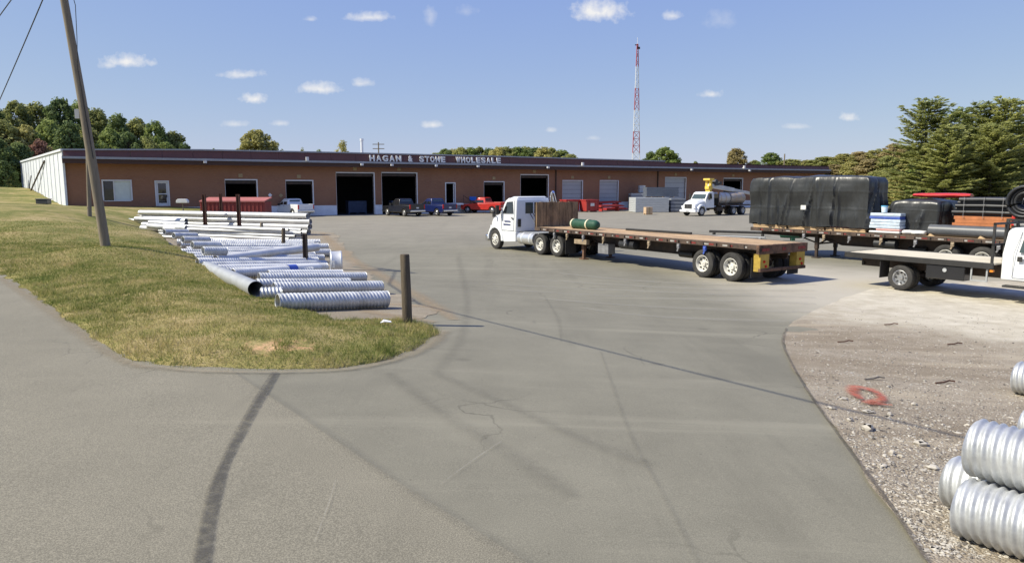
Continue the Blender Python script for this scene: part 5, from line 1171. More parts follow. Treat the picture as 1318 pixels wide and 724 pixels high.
# orange lumber with black pipes above, large dark pipe in front
t, L, D = load_thing('lumber_bundle', 'stack of orange-brown lumber under the black pipes', 'lumber', 1215, 1296, .62, 1.2)
t.location.z += .42
for z in range(3):
    for y in range(6): MB().box(-L / 2 + .05 * ((z + y) % 3), L / 2 - .05 * ((z * y) % 3), -D / 2 + D * y / 6 + .005, -D / 2 + D * (y + 1) / 6 - .005, z * .135, z * .135 + .128).build('board', 'lumber_orange', t)
for x in (-L * .33, L * .12): MB().box(x - .05, x + .05, -D / 2, D / 2, -.42, -.005).build('bearer', 'lumber_tan', t)
t0, Lb, D = load_thing('x', 'x', 'x', 1213, 1300, .55, 1.5); bl_ = Vector(t0.location); bpy.data.objects.remove(t0)
rr_ = .075; c = 0
for z in range(6):
    for y in range(6):
        yy = -.62 + y * .22 + (.11 if z % 2 else 0); a = bl_ + l2 * yy + Vector((0, 0, .84 + z * .125)); sg = 1 - .04 * z
        d = f2 * (Lb / 2); pts = [a + d * (sg + .05 * rnd.random()), a + Vector((0, 0, .015)), a - d * (sg - .03 * rnd.random())]
        mb = MB(); mb.path([p_ - a for p_ in pts], rr_, 9); o = mb.build('plastic_pipe', 'plastic_black' if z < 5 else 'plastic_dark', smooth=50); o.location = a
        tag(o, 'black plastic pipe in the banded bundle above the orange lumber', 'pipe', 'black plastic pipes in the banded bundle'); c += 1
p_ = bl_ + Vector((0, 0, .84 - .08)); o = thing('band_straps', 'thin steel bands tied round the bundle of black pipes', 'strap', p_, (f2.x, f2.y))
for x in (-.28 * Lb, 0, .3 * Lb): MB().add([(x, -.72, 0), (x, .74, 0), (x, .74, .80), (x, -.72, .80), (x + .015, -.72, 0), (x + .015, .74, 0), (x + .015, .74, .80), (x + .015, -.72, .80)], [(0, 1, 5, 4), (1, 2, 6, 5), (2, 3, 7, 6), (3, 0, 4, 7)]).build('band', 'winch_grey', o)
t, L, D = load_thing('plastic_culvert', 'large dark grey plastic pipe along the near edge of the parked trailer', 'pipe', 1192, 1292, .08, .5)
MB().lathe([(-L / 2, .23), (L / 2, .23), (L / 2, .20), (-L / 2, .20), (-L / 2, .23)], (0, 0, .235), (1, 0, 0), 24, True).build('barrel', 'hdpe_grey', t, smooth=40)
MB().lathe([(L / 2 - .25, .2), (L / 2 - .25, .01)], (0, 0, .235), (1, 0, 0), 20).build('end_plug', 'plastic_black', t)
for x in (L / 2 - .1, -L * .2): MB().prism([(x - .2, 0), (x + .05, 0), (x - .02, .10)], .20, .30).build('chock', 'lumber_tan', t)
# coil of black hose and strapped silver tank at the tail
cs, cz = s2(1312), 1.42
cp = on(tr2, L2 - cs, .75, DZ2 + .012); o = thing('pipe_coil', 'big coil of black pipe high on the tail of the parked trailer', 'pipe coil', cp, (f2.x, f2.y))
for k in range(7):
    for j in range(3):
        if j > 0 and k in (0, 6): continue
        mb = MB(); r_ = .55 - .11 * j; pts = [(math.cos(a) * r_, .35 - k * .12, cz + math.sin(a) * r_) for a in [i / 28 * 6.2832 for i in range(29)]]; mb.path(pts, .058, 8, False); mb.build('turn', 'plastic_black', o, smooth=50)
MB().box(-.5, .5, -.45, .4, .72, .79).box(-.5, -.4, -.45, -.35, 0, .72).box(.4, .5, -.45, -.35, 0, .72).box(-.5, -.4, .3, .4, 0, .72).box(.4, .5, .3, .4, 0, .72).build('cradle', 'black_steel', o)
t, L, D = load_thing('steel_tank', 'silver strapped cylinder below the black coil', 'tank', 1299, 1345, .10, .45); t.location.z += .48
MB().lathe([(-L / 2, .05), (-L / 2 + .05, .15), (L / 2 - .05, .15), (L / 2, .05)], (0, 0, .16), (1, 0, 0), 20).build('cylinder', 'aluminium', t, smooth=40)
for x in (L / 2 - .25, L / 2 - .55, 0): MB().lathe([(x, .156), (x + .08, .156)], (0, 0, .16), (1, 0, 0), 20, True).build('strap', 'black_steel', t)
MB().box(-L / 2, L / 2, -.2, .2, -.48, 0).build('support_box', 'hdpe_grey', t); MB().box(L / 2 - .08, L / 2 + .05, -.12, .12, .05, .42).build('valve', 'red_paint', t, bevel=.03)
# steel lengths lying on blocks ahead of the parked trailer
def beam(px0, py0, px1, py1, h, w_, mat, label, lift):
    a, b = gp(px0, py0), gp(px1, py1); a.z += lift; b.z += lift; mb = MB(); d = b - a; L = d.length; mb.box(0, L, -w_ / 2, w_ / 2, 0, h); bo = mb
    for x in (.25, L - .4): mb.box(x, x + .15, -w_ / 2 - .05, w_ / 2 + .05, -lift, -.001)
    o = mb.build('steel_beam', mat, bevel=.02); o.location = a; o.rotation_euler = (0, 0, math.atan2(d.y, d.x)); tag(o, label, 'steel beam')
beam(913, 301.5, 988, 304.0, .16, .22, 'black_steel', 'dark steel beam on blocks left of the tarped trailer', .14); beam(901, 304.6, 985, 307.5, .07, .2, 'galv_dull', 'flat grey steel channel lying in front of the dark beam', .06)
a = gp(1020, 309.5); a.z += .3; mb = MB(); d_ = Vector((.93, -.36, 0)); mb.lathe([(-.75, .04), (-.7, .13), (-.45, .15), (.4, .15), (.7, .10), (.95, .05)], (0, 0, .0), d_, 16); mb.box(-.1, .1, -.15, .15, -.3, -.1); o = mb.build('gas_cylinder', 'tarp_green', smooth=40); o.location = a; tag(o, 'green cylinder lying under the front of the tarped trailer', 'cylinder')

# --- flatbed work truck at the right edge
def work_truck(label, loc_, fwd):
    """origin under the rear end of the bed, x forward; its right side faces the road"""
    t = thing('flatbed_truck', label, 'truck', loc_, fwd); P = 'white_paint'; DZ = 1.08; BL = 4.5; HW = 1.18; RW = 1.85; R_ = .40
    for i in range(10): y0 = -HW + .07 + (2 * HW - .14) * i / 10; MB().box(.06, BL, y0 + .004, y0 + (2 * HW - .14) / 10 - .004, DZ - .04, DZ + .003 * (i % 3)).build('deck_plank', 'pale_wood', t)
    ed = MB(); ed.box(0, BL, -HW, -HW + .06, DZ - .16, DZ + .012).box(0, BL, HW - .06, HW, DZ - .16, DZ + .012).box(0, .06, -HW + .06, HW - .06, DZ - .16, DZ + .01); ed.build('bed_frame', 'black_steel', t, bevel=.01)
    cm = MB()
    for i in range(9): cm.box(.3 + i * .5, .37 + i * .5, -HW + .06, HW - .06, DZ - .14, DZ - .05)
    cm.box(.2, 8.0, -.46, -.38, .62, .86).box(.2, 8.0, .38, .46, .62, .86).box(.2, BL, -.46, -.38, .86, DZ - .14).box(.2, BL, .38, .46, .86, DZ - .14); cm.build('chassis', 'frame_dark', t)
    for s in (1, -1):
        wheel(t, RW, s * .98, R_, .23, s, 'rim_steel'); wheel(t, RW, s * .72, R_, .22, s, 'rim_steel'); wheel(t, 7.05, s * .95, R_, .23, s, 'rim_steel', 'out')
        MB().box(1.2, 1.22, s * .85 - .27, s * .85 + .27, .34, .92).build('mud_flap', 'rubber', t)
        bx = MB(); bx.box(2.65, 3.75, min(s * .72, s * 1.14), max(s * .72, s * 1.14), .50, .91); b_ = bx.build('tool_box', 'black_paint', t, bevel=.02); MB().lathe([(0, .06), (.02, .06)], (3.2, s * 1.14, .78), (0, s, 0), 12).build('latch', 'galv', b_)
        st = MB(); st.box(3.9, 4.35, min(s * 1.08, s * 1.12), max(s * 1.08, s * 1.12), .54, .58).box(3.9, 3.94, min(s * 1.08, s * 1.12), max(s * 1.08, s * 1.12), .58, .91).box(4.31, 4.35, min(s * 1.08, s * 1.12), max(s * 1.08, s * 1.12), .58, .91); st.build('side_step', 'galv_dull', t)
        MB().box(4.42, 4.5, s * 1.12 - .05, s * 1.12 + .05, .84, .90).build('marker_lamp', 'amber', t)
    MB().tube((RW, -.9, R_), (RW, .9, R_), .08).build('rear_axle', 'frame_dark', t)
    # headache rack
    hr = MB()
    for y in (-1.05, -.35, .35, 1.05): hr.box(BL - .12, BL - .06, y - .03, y + .03, DZ, DZ + 1.15)
    hr.box(BL - .12, BL - .06, -1.08, 1.08, DZ + 1.09, DZ + 1.15).box(BL - .12, BL - .06, -1.08, 1.08, DZ + .5, DZ + .55); hr.build('cab_guard', 'black_steel', t)
    cx = BL + .12
    pro = [(cx, .62), (cx + 1.75, .62), (cx + 1.78, 1.34), (cx + 1.12, 2.02), (cx + .80, 2.10), (cx + .18, 2.11), (cx + .05, 2.02), (cx, 1.36)]
    wd = lambda z: .99 - .20 * max(0, z - 1.36)
    mb = MB(); n = len(pro); mb.add([(x, wd(z), z) for x, z in pro] + [(x, -wd(z), z) for x, z in pro], [tuple(range(n - 1, -1, -1)), tuple(range(n, 2 * n))] + [(i, (i + 1) % n, (i + 1) % n + n, i + n) for i in range(n)]); mb.build('cab', P, t, bevel=.07, seg=4, smooth=40)
    hd = [(cx + 1.74, .70), (cx + 1.9, .62)] + [(7.05 + .5 * math.cos(a), .44 + .5 * math.sin(a)) for a in [math.pi - math.pi * i / 8 for i in range(9)]] + [(cx + 3.15, .55), (cx + 3.2, 1.1), (cx + 3.0, 1.26), (cx + 1.74, 1.38)]
    MB().prism(hd, -.97, .97).build('bonnet', P, t, bevel=.06, seg=3, smooth=40); MB().box(cx + 3.14, cx + 3.34, -1.0, 1.0, .42, .68).build('front_bumper', 'chrome', t, bevel=.04); MB().box(cx + 3.17, cx + 3.22, -.6, .6, .72, 1.05).build('grille', 'black_steel', t)
    for s in (1, -1):
        f = lambda x, z: (x, s * (wd(z) + .012), z)
        q = [f(cx + .42, 1.43), f(cx + 1.55, 1.41), f(cx + 1.08, 1.92), f(cx + .50, 1.95)]; glass(t, q if s < 0 else q[::-1], 'glass_green', 'side_window')
        sm = MB()
        for (xa, za, xb, zb) in ((cx + .30, .72, cx + .30, 1.4), (cx + .30, 1.4, cx + .42, 2.0), (cx + 1.6, .72, cx + 1.62, 1.4), (cx + .3, .72, cx + 1.6, .72)): sm.tube(f(xa, za), f(xb, zb), .009, n=4)
        sm.build('door_seam', 'grey_paint', t); MB().box(cx + .40, cx + .52, min(s * .99, s * 1.03), max(s * .99, s * 1.03), 1.18, 1.32).build('door_handle', 'black_steel', t, bevel=.01)
        mr = MB(); mr.box(cx + 1.5, cx + 1.62, min(s * 1.12, s * 1.36), max(s * 1.12, s * 1.36), 1.38, 1.75).tube((cx + 1.5, s * .95, 1.5), (cx + 1.55, s * 1.2, 1.55), .025); mr.build('mirror', 'black_steel', t, bevel=.03)
        MB().box(cx + .1, cx + 1.7, min(s * .86, s * 1.08), max(s * .86, s * 1.08), .44, .50).build('running_board', 'black_steel', t, bevel=.01)
        mk = MB(); r = random.Random(5)
        for row in range(2):
            x = cx + .72 + row * .18
            while x < cx + 1.42: w_ = r.uniform(.03, .07); mk.box(x, x + w_, min(s * .992, s * 1.0), max(s * .992, s * 1.0), 1.15 - row * .09, 1.19 - row * .09); x += w_ + .03
        mk.build('door_marking', 'mark_grey', t); MB().box(cx + 3.1, cx + 3.2, min(s * .66, s * .92), max(s * .66, s * .92), .78, 1.0).build('headlight', 'headlamp', t, bevel=.02)
    glass(t, [(cx - .014, -.7, 1.42), (cx - .014, .7, 1.42), (cx + .03, .66, 1.92), (cx + .03, -.66, 1.92)][::-1], 'glass_green', 'rear_window')
    glass(t, [(cx + 1.74, -.84, 1.42), (cx + 1.74, .84, 1.42), (cx + 1.2, .76, 1.96), (cx + 1.2, -.76, 1.96)], 'glass_dark', 'windscreen')
    MB().box(.25, .32, -.55, .55, .66, .76).build('rear_bumper', 'black_steel', t)
    return t
k1, k2 = gp(1087, 325.2, 1.08), gp(1262, 339.5, 1.08); f3 = (k2 - k1); f3.z = 0; f3.normalize(); r3 = Vector((f3.y, -f3.x, 0)); o3 = k1 - r3 * 1.18; o3.z = gz(k1.x, k1.y) + .03
work_truck('white flatbed work truck with pale wooden deck at the right edge', tuple(o3), (f3.x, f3.y))

# --- boom truck by the far stacks
def boom_truck(label, loc_, fwd):
    """origin under the front axle centre, x forward"""
    t = thing('boom_truck', label, 'crane truck', loc_, fwd); P = 'white_paint'
    for s in (1, -1):
        MB().box(-8.2, .6, s * .42 - .05, s * .42 + .05, .66, .92).build('frame_rail', 'frame_dark', t)
        wheel(t, 0, s * .98, .5, .28, s, 'rim_white', 'out')
        for cx in (-5.5, -7.2): wheel(t, cx, s * 1.06, .5, .27, s, 'rim_white'); wheel(t, cx, s * .76, .5, .26, s, 'rim_white')
        secs = []
        for i in range(9):
            a = math.pi * (1.04 - 1.08 * i / 8); c_, n_ = math.cos(a), math.sin(a); secs.append([(c_ * .58, s * .6, .52 + n_ * .58), (c_ * .58, s * 1.16, .52 + n_ * .58), (c_ * .72, s * 1.12, .54 + n_ * .72), (c_ * .76, s * .6, .56 + n_ * .82)])
        MB().loft(secs).build('wing', P, t, bevel=.02, smooth=50); MB().box(.82, 1.0, min(s * .66, s * .95), max(s * .66, s * .95), .86, 1.12).build('headlight', 'headlamp', t, bevel=.03)
    sec = lambda x, w_, zb, zt: [(x, -w_, zb), (x, -w_, zt - .25), (x, -w_ * .7, zt), (x, w_ * .7, zt), (x, w_, zt - .25), (x, w_, zb)]
    MB().loft([sec(-.75, .98, .9, 1.85), sec(.1, .92, .9, 1.72), sec(.8, .84, .7, 1.48), sec(1.0, .72, .6, 1.30)]).build('bonnet', P, t, bevel=.05, seg=3, smooth=50)
    pro = [(-2.15, .85), (-.70, .85), (-.62, 1.80), (-1.05, 2.48), (-1.3, 2.6), (-2.0, 2.62), (-2.15, 2.5)]; wd = lambda z: 1.05 - .1 * max(0, z - 1.8)
    mb = MB(); n = len(pro); mb.add([(x, wd(z), z) for x, z in pro] + [(x, -wd(z), z) for x, z in pro], [tuple(range(n - 1, -1, -1)), tuple(range(n, 2 * n))] + [(i, (i + 1) % n, (i + 1) % n + n, i + n) for i in range(n)]); mb.build('cab', P, t, bevel=.07, seg=3, smooth=40)
    glass(t, [(-.63, -.92, 1.86), (-.63, .92, 1.86), (-1.03, .84, 2.44), (-1.03, -.84, 2.44)], 'glass_green', 'windscreen', .03)
    for s in (1, -1):
        f = lambda x, z: (x, s * (wd(z) + .012), z); q = [f(-1.72, 1.86), f(-.92, 1.84), f(-1.2, 2.42), f(-1.66, 2.42)]; glass(t, q if s < 0 else q[::-1], 'glass_dark', 'side_window')
        MB().box(-.95, -.8, min(s * 1.2, s * 1.42), max(s * 1.2, s * 1.42), 1.75, 2.35).build('mirror', 'black_steel', t, bevel=.02)
    gr = MB()
    for i in range(8): gr.box(1.0, 1.04, -.46 + i * .12, -.42 + i * .12, .85, 1.25)
    gr.box(.99, 1.03, -.52, .52, 1.25, 1.30).box(.99, 1.03, -.52, .52, .80, .85); gr.build('grille', 'chrome', t); MB().box(.96, 1.01, -.5, .5, .85, 1.25).build('grille_back', 'black_steel', t)
    MB().box(.85, 1.12, -1.1, 1.1, .42, .68).build('front_bumper', 'white_paint', t, bevel=.05); MB().box(1.12, 1.13, -.2, .2, .48, .6).build('number_plate', 'grey_paint', t)
    MB().box(-8.6, -2.7, -1.2, 1.2, 1.05, 1.18).build('bed', 'frame_dark', t, bevel=.01); MB().box(-2.75, -2.65, -1.15, 1.15, 1.18, 2.4).build('bulkhead', 'black_steel', t)
    MB().box(-3.6, -2.5, .7, 1.1, .5, .95).box(-3.6, -2.5, -1.1, -.7, .5, .95).build('tool_box', 'frame_dark', t)
    # crane pedestal behind the cab, boom stowed rearward
    MB().box(-2.58, -2.22, -.3, .3, .92, 3.0).build('crane_column', 'crane_yellow', t, bevel=.03)
    hd = MB(); hd.box(-2.75, -2.05, -.28, .28, 2.9, 3.25).box(-2.52, -2.25, .1, .38, 3.25, 3.85).box(-2.52, -2.25, -.38, -.1, 3.25, 3.85).box(-2.8, -1.95, -.45, .45, 3.85, 4.08); hd.build('crane_head', 'crane_yellow', t, bevel=.04)
    bm = MB(); p, q = Vector((-2.3, 0, 3.32)), Vector((-10.4, 0, 2.35)); d = q - p; ang = math.atan2(d.z, d.x)
    m_ = Matrix.Translation(p) @ Matrix.Rotation(-ang, 4, 'Y'); bm.box(0, d.length * .55, -.22, .22, -.24, .2, m_).box(d.length * .55, d.length, -.16, .16, -.18, .14, m_); bm.build('boom', 'galv_bright', t, bevel=.02)
    MB().lathe([(-.3, .26), (.3, .26)], (-3.4, 0, 3.72), (0, 1, 0), 16).box(-3.7, -3.1, -.4, .4, 3.3, 3.5).box(-4.3, -3.9, -.3, .3, 3.4, 3.75).build('winch', 'plastic_dark', t)
    MB().box(-2.9, -2.75, .95, 1.1, 1.2, 2.6).build('rack_post', 'rust', t)
    return t
bf = Vector((-.80, -.60, 0)); br_ = Vector((bf.y, -bf.x, 0)); bw = gp(903, 278.0)
left_b = Vector((-bf.y, bf.x, 0)); b0 = bw - (left_b * 1.05); b0.z = gz(b0.x, b0.y)
bt = boom_truck('white boom truck with a yellow crane and wire coils on its bed', tuple(b0), (bf.x, bf.y)); bpy.context.view_layer.update()
for i, x in enumerate((-4.15, -6.95)):
    o = thing('wire_coil', ['pale wrapped coil on the boom truck bed, nearer the cab', 'brown wrapped coil at the rear of the boom truck bed'][i], 'coil', on(bt, x, .1, 1.19), (bf.x, bf.y))
    MB().lathe([(-1.32, .45), (-1.32, .62), (-1.18, .68), (1.18, .68), (1.32, .62), (1.32, .45)], (0, 0, .69), (1, 0, 0), 22).build('roll', ['wire_coil_light', 'wire_coil'][i], o, smooth=40)
    for k in (-.5, .35): MB().lathe([(k, .69), (k + .1, .69)], (0, 0, .69), (1, 0, 0), 22, True).build('band', 'lumber_tan', o)

# ------------------------------------------------------------------ yard stock near the doors
def dumpster(px, label):
    p = gp(px, 272.6); o = thing('red_skip', label, 'skip', tuple(p), (FU.x, FU.y), 'red skips by the dock doors')
    pr = [(-.85, .12), (.85, .12), (1.0, 1.45), (-1.0, 1.45)]; MB().prism(pr, -.75, .75).build('bin', 'red_steel', o, bevel=.02); MB().box(-1.04, 1.04, -.80, .80, 1.45, 1.56).build('lid', 'red_steel', o, bevel=.02)
    rb = MB()
    for x in (-.9, -.45, .45, .9): rb.box(x - .04, x + .04, -.82, -.76, .14, 1.42)
    rb.build('rib', 'red_steel', o); MB().box(-.3, .3, -.775, -.757, .75, 1.12).build('label_plate', 'bag_white', o)
    for x in (-.7, .7): MB().box(x - .1, x + .1, -.6, .6, 0, .12).build('skid', 'black_steel', o)
dumpster(733, 'red steel skip on the left, next to the dark steel bars'); dumpster(758, 'red steel skip on the right, next to the red ramps')
for i, (a, b, dz) in enumerate([(771, 801, .55), (778, 806, .12), (769, 797, .95)]):
    p, q = gp(a, 272 - i * .6), gp(b, 271.5 - i * .6); d = q - p; mb = MB(); L = d.length; mb.prism([(0, dz), (0, dz + .25), (L * .8, dz + .32), (L, dz + .18), (L, dz + .1), (L * .8, dz + .05)], -.5, .5)
    if dz > .2:
        for x in (.2, L * .75): mb.box(x, x + .15, -.4, .4, 0, dz - .001)
    o = mb.build('red_ramp', 'red_steel', bevel=.01); o.location = (p.x, p.y, gz(p.x, p.y)); o.rotation_euler = (0, 0, math.atan2(d.y, d.x)); tag(o, ['middle red steel ramp in the pile beside the right red skip', 'lowest red steel ramp lying on the yard beside the skip', 'topmost red steel ramp in the pile beside the skip'][i], 'ramp')
mb = MB(); p = gp(716, 273); mb.tube((0, 0, 0), (-.55, .6, 2.6), .07).tube((.3, 0, 0), (-.25, .6, 2.5), .05); o = mb.build('leaning_bars', 'galv_dull'); o.location = p; tag(o, 'pair of grey steel bars leaning by the left red skip', 'steel bars')
def bundle(px0, px1, pyb, h, dep, z, label, mats, n):
    p, q = gp(px0, pyb), gp(px1, pyb); w = (q - p).length; o = thing('steel_bundle', label, 'bundle', (p.x, p.y, gz(p.x, p.y) + z), (1, .10))
    if z > 1: o.location.z = gz(p.x, p.y) + z
    nl = n
    for k in range(nl): MB().box(.02 * ((k * 3) % 3), w - .02 * ((k * 5) % 3), 0, dep, .05 + (h - .05) * k / nl, .05 + (h - .05) * (k + 1) / nl - .018).build('layer', mats[k % len(mats)], o)
    for x in (w * .15, w * .5, w * .85): MB().box(x - .06, x + .06, 0, dep, -.02 if z > 1 else 0, .05).build('bearer', 'lumber_tan', o)
    return o
bundle(818, 862, 273.4, 1.85, 3.2, 0, 'wide lower bundle of grey steel sheets in front of the doors', ['bundle_light'], 8)
bundle(863.5, 883, 273.2, 1.75, 3.2, 0, 'dark lower bundle of steel right of the wide one', ['bundle_dark', 'bundle_grey'], 8)
o = bundle(834, 877, 273.0, 1.25, 1.6, 1.88, 'dark blue-grey bundle stacked on top of the wide bundle', ['bundle_dark'], 6); o.location.y += 1.2
bundle(812, 831, 270.2, 2.3, 1.5, 0, 'tall narrow light grey bundle left of the wide one', ['bundle_light', 'bundle_grey'], 9)
o = bundle(823, 831, 270.1, 1.05, .8, 2.33, 'small pale crate on top of the tall narrow bundle', ['bundle_light'], 2); o.location.y += .3
p = gp(834, 276); o = thing('cardboard_box', 'tan cardboard box standing in front of the grey steel bundles', 'box', tuple(p), (1, .2)); MB().box(-.4, .4, -.4, .4, .1, .85).build('carton', 'cardboard', o, bevel=.02)
for y in (-.3, .3): MB().box(-.4, .4, y - .06, y + .06, 0, .1).build('bearer', 'lumber_tan', o)
MB().box(-.1, .1, -.41, -.4, .1, .85).build('tape', 'plate_tan', o)
# red container by the left dock doors
p = gp(259, 285.5); q = gp(340, 285.5); w = (q - p).length; o = thing('red_container', 'long red ribbed container with a paler sloping lid, behind the pipes', 'container', tuple(p), (1, .06))
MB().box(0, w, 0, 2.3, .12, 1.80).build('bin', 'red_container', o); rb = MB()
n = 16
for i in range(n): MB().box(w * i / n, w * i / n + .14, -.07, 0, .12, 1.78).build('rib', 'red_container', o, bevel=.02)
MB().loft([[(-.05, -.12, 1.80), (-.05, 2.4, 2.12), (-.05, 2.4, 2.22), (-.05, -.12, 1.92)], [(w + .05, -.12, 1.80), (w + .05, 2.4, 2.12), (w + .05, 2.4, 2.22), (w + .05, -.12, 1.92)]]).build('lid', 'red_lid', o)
MB().box(0, .1, 0, 2.3, 1.78, 1.85).build('end_board', 'red_container', o)
for x in (.3, w - .5): MB().box(x, x + .2, .1, 2.2, 0, .12).build('skid', 'black_steel', o)
q = at(235.5, 268, 62); q.z = bank_surface(q.x, q.y); o = thing('mailbox', 'small white mailbox on a post at the top of the bank', 'mailbox', tuple(q)); MB().tube((0, 0, -.2), (0, 0, 1.0), .05).build('post', 'pole_wood', o)
mb = MB(); mb.prism([(-.5, 1.0), (.5, 1.0), (.5, 1.2), (.35, 1.34), (-.35, 1.34), (-.5, 1.2)], -.18, .18); mb.build('box', 'white_trim', o, bevel=.03)

# ------------------------------------------------------------------ trees
def leaf_quads(mb, r, c, rad, n, size, flat=1., up=.3):
    for _ in range(n):
        v = Vector((r.gauss(0, 1), r.gauss(0, 1), r.gauss(0, 1))).normalized(); k = rad * (r.random() ** .45)
        p = c + Vector((v.x * k, v.y * k, v.z * k * flat)); nrm = (v + Vector((r.uniform(-.8, .8), r.uniform(-.8, .8), up + r.uniform(-.6, .6)))).normalized()
        a = nrm.orthogonal().normalized(); a = Matrix.Rotation(r.random() * 6.28, 3, nrm) @ a; b = nrm.cross(a); s = size * r.uniform(.6, 1.3)
        mb.add([p - a * s, p - b * s * .6 + nrm * s * .1, p + a * s, p + b * s * .6 + nrm * s * .1], [(0, 1, 2, 3)])
def broadleaf(seed, n_cl=58, per=250, gap=1.):
    """unit-ish tree: 10 m tall, crown about 6.5 m wide; returns (trunk mesh, crown mesh)"""
    r = random.Random(seed); tr, cr = MB(), MB(); sk = r.uniform(-.4, .4)
    tr.path([(0, 0, -.8), (.05, 0, 1.2), (sk * .4, .1, 3.2), (sk * .7, .05, 5.5), (sk, 0, 8.2)], .24, 8, r2=.04)
    for i in range(n_cl):
        z = 1.9 + 7.3 * ((i + r.random()) / n_cl); t = (z - 1.9) / 7.3; rw = 3.1 * math.sin(math.pi * min(1, .16 + .80 * t)) ** .75 * r.uniform(.55, 1.08)
        a = i * 2.4 + r.uniform(-.6, .6); c = Vector((math.cos(a) * rw * .78 + sk * t, math.sin(a) * rw * .78, z)); rad = r.uniform(.5, 1.05) * (1.1 - .3 * t)
        tr.path([(sk * .5 * t, .05, max(1.5, z - 2.0)), (c.x * .5, c.y * .5, z - .9), tuple(c)], .07, 5, r2=.015)
        leaf_quads(cr, r, c, rad, int(per * rad * rad * gap), .19, .75)
    leaf_quads(cr, r, Vector((sk, 0, 9.0)), .9, int(per * .6), .20, .9)
    leaf_quads(cr, r, Vector((0, 0, 5.4)), 2.4, int(per * 3), .24, 1.3)
    t = bpy.data.meshes.new('trunk'); t.from_pydata(tr.v, [], tr.f); t.materials.append(MATS['bark'])
    c = bpy.data.meshes.new('crown'); c.from_pydata(cr.v, [], cr.f); c.materials.append(MATS['leaf_green'])
    return t, c
def pine_mesh(seed):
    """white pine about 14 m tall with tiered, upswept plates of needles"""
    r = random.Random(seed); tr, cr = MB(), MB(); H = 14.
    tr.path([(0, 0, -1), (.05, .05, 4), (-.05, 0, 9), (0, 0, H - .3)], .26, 8, r2=.04)
    z = 1.2
    while z < H - .6:
        t = z / H; L = (3.5 * (1 - t ** 4.2) + .75) * r.uniform(.72, 1.1); nb = r.choice((5, 6, 6)); a0 = r.random() * 6.28
        for i in range(nb):
            a = a0 + 6.283 * i / nb + r.uniform(-.3, .3); l = L * r.uniform(.55, 1.12); d = Vector((math.cos(a), math.sin(a), 0)); lift = (.12 + .75 * t * t) * l * r.uniform(.6, 1.2); b = Vector((0, 0, z + r.uniform(-.15, .15)))
            P = lambda u: b + d * (l * u) + Vector((0, 0, lift * u * u - .06 * l * u))
            tr.path([P(0), P(.5), P(1)], .045, 4, r2=.012)
            ns = max(3, int(l * 3.4))
            for k in range(ns):
                u = .22 + .78 * (k + r.random()) / ns; c = P(u); w = .24 + .34 * math.sin(math.pi * min(1, .15 + .8 * u)) * min(1, l / 2.5)
                for _ in range(17):
                    sd = d.cross(Vector((0, 0, 1))) * r.uniform(-1, 1); q = c + sd * w + d * r.uniform(-.2, .25) + Vector((0, 0, r.uniform(-.04, .14)))
                    n_ = (Vector((0, 0, 1)) + Vector((r.uniform(-.6, .6), r.uniform(-.6, .6), 0))).normalized(); ax_ = (d * .8 + sd * .8 + Vector((r.uniform(-.4, .4), r.uniform(-.4, .4), r.uniform(.0, .5)))).normalized(); bx_ = n_.cross(ax_).normalized(); s = r.uniform(.15, .27)
                    cr.add([q - ax_ * s, q - bx_ * s * .38, q + ax_ * s, q + bx_ * s * .38], [(0, 1, 2, 3)])
        z += r.uniform(.38, .58)
    leaf_quads(cr, r, Vector((0, 0, H - .5)), .45, 60, .16, 1.6)
    t = bpy.data.meshes.new('trunk'); t.from_pydata(tr.v, [], tr.f); t.materials.append(MATS['bark'])
    c = bpy.data.meshes.new('crown'); c.from_pydata(cr.v, [], cr.f); c.materials.append(MATS['pine_needle'])
    return t, c
BL = [broadleaf(s) for s in (11, 23, 37, 41)]; BLS = [broadleaf(53, 24, 130, .8), broadleaf(67, 22, 120, .7)]; PN_ = [pine_mesh(s) for s in (5, 8, 13)]
def tree(kind, var, px, pyt, y, wpx, leaf, label, cat='tree', group=None, name='broadleaf_tree', base=None, unit=10., uw=6.6):
    p = at(px, pyt, y); zb = land(p.x, p.y) if base is None else base; h = p.z - zb; w = wpx / F0 * y
    o = thing(name, label, cat, (p.x, p.y, zb), None, group, rz=rnd.random() * 6.28); o.scale = (w / uw, w / uw, h / unit)
    tm, cm = kind[var % len(kind)]
    for nm, me, m_ in (('trunk', tm, 'bark'), ('crown', cm, leaf)):
        c = bpy.data.objects.new(nm, me); col.objects.link(c); c.parent = o; c.material_slots[0].link = 'OBJECT'; c.material_slots[0].material = MATS[m_]
    return o
leaf_word = {'leaf_green': 'green', 'leaf_dark': 'dark green', 'leaf_olive': 'olive green', 'leaf_yellow': 'yellowing', 'leaf_brown': 'brown-tinged', 'leaf_maroon': 'dull red'}
ORD = 'first second third fourth fifth sixth seventh eighth ninth tenth eleventh twelfth thirteenth fourteenth fifteenth sixteenth'.split()
G1 = 'wooded hill behind the white end wall'
